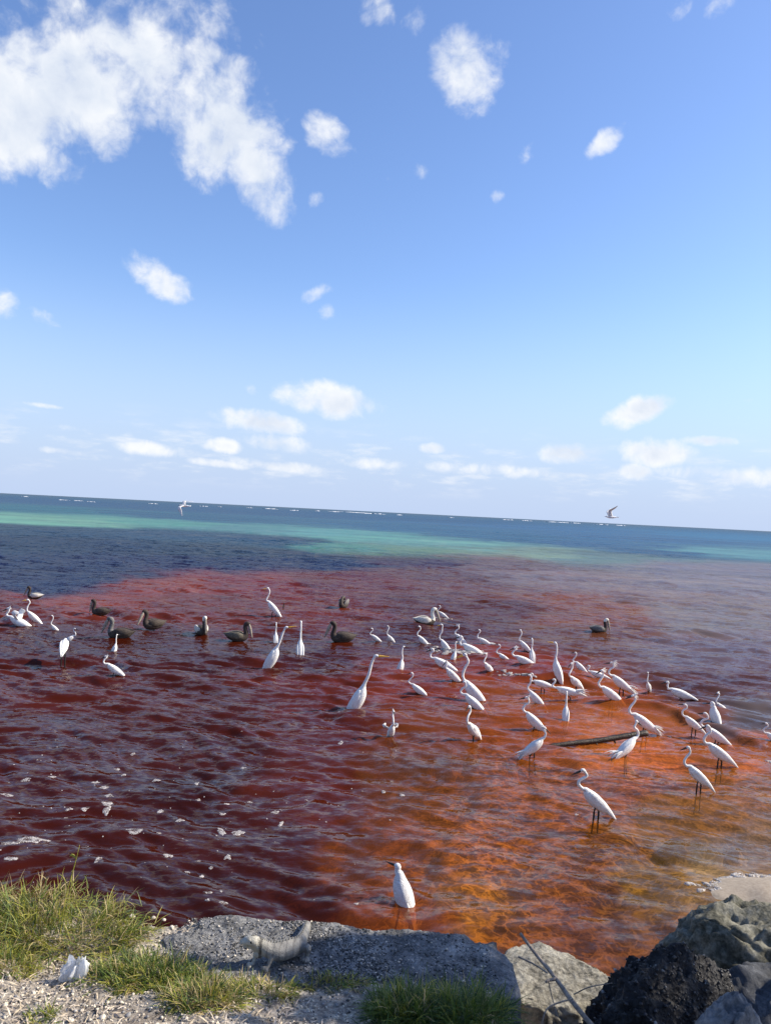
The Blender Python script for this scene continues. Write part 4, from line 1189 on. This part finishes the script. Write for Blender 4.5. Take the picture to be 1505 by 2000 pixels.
leg((522, 1860, .600), (532, 1869, .598), (523, 1890), .0175, math.radians(235))
leg((514, 1853, .610), (500, 1862, .592), (494, 1884), .0165, math.radians(205))
leg((582, 1850, .580), (602, 1851, .612), (598, 1871), .0205, math.radians(265))
leg((574, 1842, .585), (556, 1842, .585), (560, 1850), .0175, math.radians(160))
tmp = obj('tmp', mb.mesh('tmp', []))
md = tmp.modifiers.new('r', 'REMESH'); md.mode = 'VOXEL'; md.voxel_size = .0042
sm_ = tmp.modifiers.new('s', 'SMOOTH'); sm_.iterations = 3; sm_.factor = .5
dg = bpy.context.evaluated_depsgraph_get()
me = bpy.data.meshes.new_from_object(tmp.evaluated_get(dg))
bpy.data.objects.remove(tmp)
me.name = 'iguana_body'
co = np.zeros(len(me.vertices) * 3, np.float32); me.vertices.foreach_get('co', co); co = co.reshape(-1, 3)
co -= np.array(ig0); me.vertices.foreach_set('co', co.ravel()); me.update()
me.polygons.foreach_set('use_smooth', np.ones(len(me.polygons), bool))
m, t, b = new_mat('iguana_scales')
c = t.new('ShaderNodeTexCoord').outputs['Object']
n_ = t.noise(c, 22, 5, .65)
vo = t.voronoi(c, 190)
base = t.ramp(n_, [(.34, (.12, .115, .105)), (.50, (.19, .182, .165)), (.68, (.26, .248, .22))])
sp = t.new('ShaderNodeSeparateXYZ'); t.link(c, sp.inputs[0])
bands = t.math('SINE', t.math('ADD', t.math('MULTIPLY', sp.outputs['X'], 190), t.math('MULTIPLY', n_, 7)))
base = t.mix(t.maprange(bands, .55, .98, 0, .38, True), base, (.03, .028, .027))
headf = t.maprange(sp.outputs['X'], -.07, -.13, 0, .85, True)
base = t.mix(headf, base, t.ramp(n_, [(.35, (.34, .32, .26)), (.65, (.50, .475, .40))]))
neckx = t.math('ABSOLUTE', t.math('ADD', t.math('ADD', sp.outputs['X'], .118), t.math('MULTIPLY', t.math('SUBTRACT', n_, .5), .05)))
base = t.mix(t.maprange(neckx, .004, .013, .85, 0, True), base, (.025, .022, .020))
t.link(base, b.inputs['Base Color']); b.inputs['Roughness'].default_value = .7
bp = t.new('ShaderNodeBump'); bp.inputs['Strength'].default_value = .6; bp.inputs['Distance'].default_value = .003
t.link(vo, bp.inputs['Height']); t.link(bp.outputs[0], b.inputs['Normal'])
me.materials.clear(); me.materials.append(m)
ig = bpy.data.objects.new('iguana', None); COL.objects.link(ig); ig.location = ig0
tag(ig, 'grey spiny tailed iguana with raised pale head on the slab', 'iguana')
obj('body', me, ig)
TT = crom(T, 90)
mb = MB()
for i in range(8, 74, 2):
    q = Vector(TT[i, :3]) + Vector((0, 0, TT[i, 4] * .92)) - ig0
    d = Vector(TT[min(i + 1, 89), :3]) - Vector(TT[i - 1, :3]); d.normalize()
    hgt = .006 + .010 * math.sin(max(0, i - 8) / 66 * 3.1)
    mb.add(*tube([(*q, .0035, .0055), (*(q - d * .004 + Vector((0, 0, hgt))), .0008, .0012)], 3, 5, side=SD))
obj('spine_crest', mb.mesh('spine_crest', [simple('crest_scales', (.16, .15, .125), .8, .3, 60)]), ig)
hd = at(488, 1836, .680) - ig0
v1, f1 = ico(2)
for s_ in (-1, 1):
    o = obj('eye', make_mesh('iguana_eye', v1 * .0065, f1, [m_eye]), ig, hd + Vector((.45 * s_, -.89 * s_, 0)) * .0255)

# ------------------------------------------------------------------ foam
foam_m, t, b = new_mat('foam')
c = t.new('ShaderNodeTexCoord').outputs['Object']
vo = t.voronoi(c, 70.0)
hole = t.maprange(vo, .30, .42, 1, 0, True)
n_ = t.noise(c, 18, 4, .6)
b.inputs['Base Color'].default_value = (.46, .43, .41, 1); b.inputs['Roughness'].default_value = .8
al = t.math('MULTIPLY', t.maprange(t.noise(c, 110, 2, .6), .40, .54, .12, .95, True), t.maprange(n_, .36, .50, .15, 1, True))
t.link(al, b.inputs['Alpha'])
def blob_mesh(mb, x, y, rx, ry, rot, h=.010, seed=0, lobes=.35):
    n = 18
    th = np.arange(n) * 2 * math.pi / n
    rr = 1 + lobes * fbm(np.cos(th) * 1.5 + seed * 3.1, np.sin(th) * 1.5, None, 3, 300 + seed)
    V = []
    for k, q in enumerate((1.0, .85, .45)):
        ux, uy = rx * rr * np.cos(th) * q, ry * rr * np.sin(th) * q
        X = x + ux * math.cos(rot) - uy * math.sin(rot); Y = y + ux * math.sin(rot) + uy * math.cos(rot)
        V.append((X, Y, k))
    X = np.concatenate([a for a, _, _ in V] + [[x]]); Y = np.concatenate([a for _, a, _ in V] + [[y]])
    _, cl_ = sea_map(X, Y)
    Z = wave_h(X, Y, cl_) + np.concatenate([np.full(n, -.003), np.full(n, h * .75), np.full(n, h), [h]])
    F = []
    for k in range(2):
        for j in range(n):
            j2 = (j + 1) % n
            F.append((k * n + j, k * n + j2, (k + 1) * n + j2, (k + 1) * n + j))
    for j in range(n):
        F.append((2 * n + j, 2 * n + (j + 1) % n, 3 * n))
    mb.add(np.stack([X, Y, Z], 1), F)
mb = MB()
BIG = [(70, 1644, 40, 9, .2), (30, 1652, 30, 6, .3), (262, 1625, 22, 8, 0), (211, 1571, 10, 9, .3), (210, 1582, 7, 7, 0), (205, 1538, 11, 5, 0), (213, 1554, 7, 5, 0), (432, 1624, 8, 10, .6), (465, 1627, 15, 6, .3), (328, 1670, 9, 8, .4),
       (444, 1674, 10, 5, 0), (435, 1767, 10, 6, 0), (538, 1588, 10, 5, 0), (549, 1610, 5, 6, 0), (350, 1602, 10, 5, 0), (13, 1551, 12, 5, 0), (193, 1683, 6, 9, 0), (20, 1682, 14, 4, 0), (365, 1700, 6, 4, 0), (412, 1693, 5, 3, 0),
       (388, 1680, 6, 4, 0), (394, 1706, 5, 4, 0), (100, 1515, 11, 4, 0), (50, 1524, 10, 4, 0), (135, 1582, 8, 4, 0), (165, 1581, 10, 4, 0), (129, 1595, 5, 4, 0), (312, 1584, 6, 4, 0), (311, 1630, 6, 3, 0), (229, 1500, 6, 4, 0), (243, 1517, 5, 3, 0),
       (306, 1529, 9, 3, 0), (384, 1528, 5, 3, 0), (475, 1500, 7, 4, 0), (487, 1563, 6, 3, 0), (435, 1591, 7, 3, 0), (442, 1572, 6, 3, 0), (386, 1563, 6, 3, 0), (665, 1452, 6, 4, 0), (785, 1553, 6, 3, 0), (765, 1522, 4, 3, 0), (1125, 1593, 4, 3, 0),
       (695, 1768, 6, 4, 0), (405, 1765, 5, 4, 0), (402, 1747, 5, 3, 0), (410, 1747, 6, 3, 0), (432, 1742, 4, 3, 0), (187, 1528, 8, 3, 0), (260, 1470, 5, 3, 0), (748, 1547, 5, 3, 0)]
for k, (px, py, a, b_, r_) in enumerate(BIG):
    q = at(px, py); s = q.y / FPX
    blob_mesh(mb, q.x, q.y, a * s * .9, b_ * s * q.y / 3.0 * .8, r_, .003, k, .4)
fr_ = np.random.default_rng(9)
for k in range(170):
    px = fr_.uniform(-60, 800); py = fr_.triangular(1380, 1560, 1790)
    if px > 560 and fr_.random() < .5: continue
    q = at(px, py); s = q.y / FPX * fr_.uniform(.8, 2.0)
    blob_mesh(mb, q.x, q.y, s, s * 1.0, fr_.uniform(0, 3), .0025, k + 100, .3)
foam = obj('foam_flecks', mb.mesh('foam_flecks', [foam_m]))
tag(foam, 'white foam patches and bubbles floating on the dark red water', 'foam', kind='stuff')

# broken crests by the flock and on the beach
mb = MB()
def crest_foam(pts, n, spread, size, seed):
    P = crom(np.array([[*at(*p)[:2]] for p in pts]), 60)
    r_ = np.random.default_rng(seed)
    for k in range(n):
        i = r_.integers(0, 60)
        x, y = P[i] + r_.normal(0, spread, 2) * np.array((1, .6))
        s = size * r_.uniform(.3, 1.2)
        blob_mesh(mb, x, y, s * 1.6, s, r_.uniform(-.4, .3), s * .5, seed + k, .6)
crest_foam([(848, 1268), (880, 1276), (930, 1276)], 60, .14, .045, 500)
crest_foam([(978, 1316), (1010, 1322), (1040, 1326)], 30, .06, .035, 700)
crest_foam([(1375, 1738), (1420, 1722), (1470, 1718), (1540, 1716)], 120, .05, .022, 900)
crest_foam([(852, 1206), (870, 1210)], 8, .1, .04, 1200)
crest_foam([(1495, 1488), (1520, 1490)], 8, .04, .03, 1300)
wf_ = obj('wave_foam', mb.mesh('wave_foam', [foam_m]))
tag(wf_, 'broken foam on the wavelets among the egrets and along the sand', 'foam', kind='stuff')

# white surf on the reef far out
mb = MB()
SURF = [(130, 977, 18), (152, 978, 10), (178, 980, 8), (300, 984, 14), (400, 989, 9), (430, 990, 7), (488, 992, 8), (530, 994, 24), (575, 997, 12), (690, 1001, 45), (720, 1003, 20), (740, 1004, 12), (660, 1000, 10),
        (880, 1011, 8), (990, 1015, 10), (1028, 1017, 12), (1090, 1017, 24), (1120, 1020, 10), (1175, 1024, 16), (1215, 1026, 14), (50, 970, 8), (620, 998, 7), (780, 1006, 9)]
r_ = np.random.default_rng(2)
for k, (px, py, w) in enumerate(SURF):
    q = at(px, max(py, 1003.5 + (px - 752) * .0498)); L_ = w * q.y / FPX
    n = 12
    for j in range(2):
        xs = np.linspace(-L_, L_, n) * r_.uniform(.5, 1) + r_.normal(0, L_ * .2)
        hh = (q.y / FPX) * .8 * r_.uniform(.5, 1.2, n) * np.sin(np.linspace(.15, 3.0, n))
        V = [(q.x + x, q.y + r_.normal(0, 1.0) - .6 * hh[i], -.05) for i, x in enumerate(xs)] + [(q.x + x, q.y, hh[i]) for i, x in enumerate(xs)] + [(q.x + x, q.y + .8 * hh[i] + .3, -.05) for i, x in enumerate(xs)]
        F = [(a_ * n + i, a_ * n + i + 1, (a_ + 1) * n + i + 1, (a_ + 1) * n + i) for a_ in (0, 1) for i in range(n - 1)]
        mb.add(V, F)
sf = obj('reef_surf', mb.mesh('reef_surf', [simple('surf_white', (.8, .82, .84), .9, .05, 5)]))
tag(sf, 'thin white lines of surf breaking on the far reef', 'surf', kind='stuff')

# small rings where birds stand in the water
sv = np.zeros(len(sea_me.vertices) * 3, np.float32); sea_me.vertices.foreach_get('co', sv); sv = sv.reshape(-1, 3)
for o in list(COL.objects):
    if o.name.split('.')[0] in ('egret', 'pelican', 'driftwood_pole'):
        cx, cy = o.location.x, o.location.y
        k = np.where((np.abs(sv[:, 0] - cx) < .7) & (np.abs(sv[:, 1] - cy) < .7))[0]
        d = np.hypot(sv[k, 0] - cx, sv[k, 1] - cy)
        sv[k, 2] += .006 * np.sin(d * 6.2832 / .14) * np.exp(-d / .22) * sstep(.7, .4, d)
sea_me.vertices.foreach_set('co', sv.ravel()); sea_me.update()
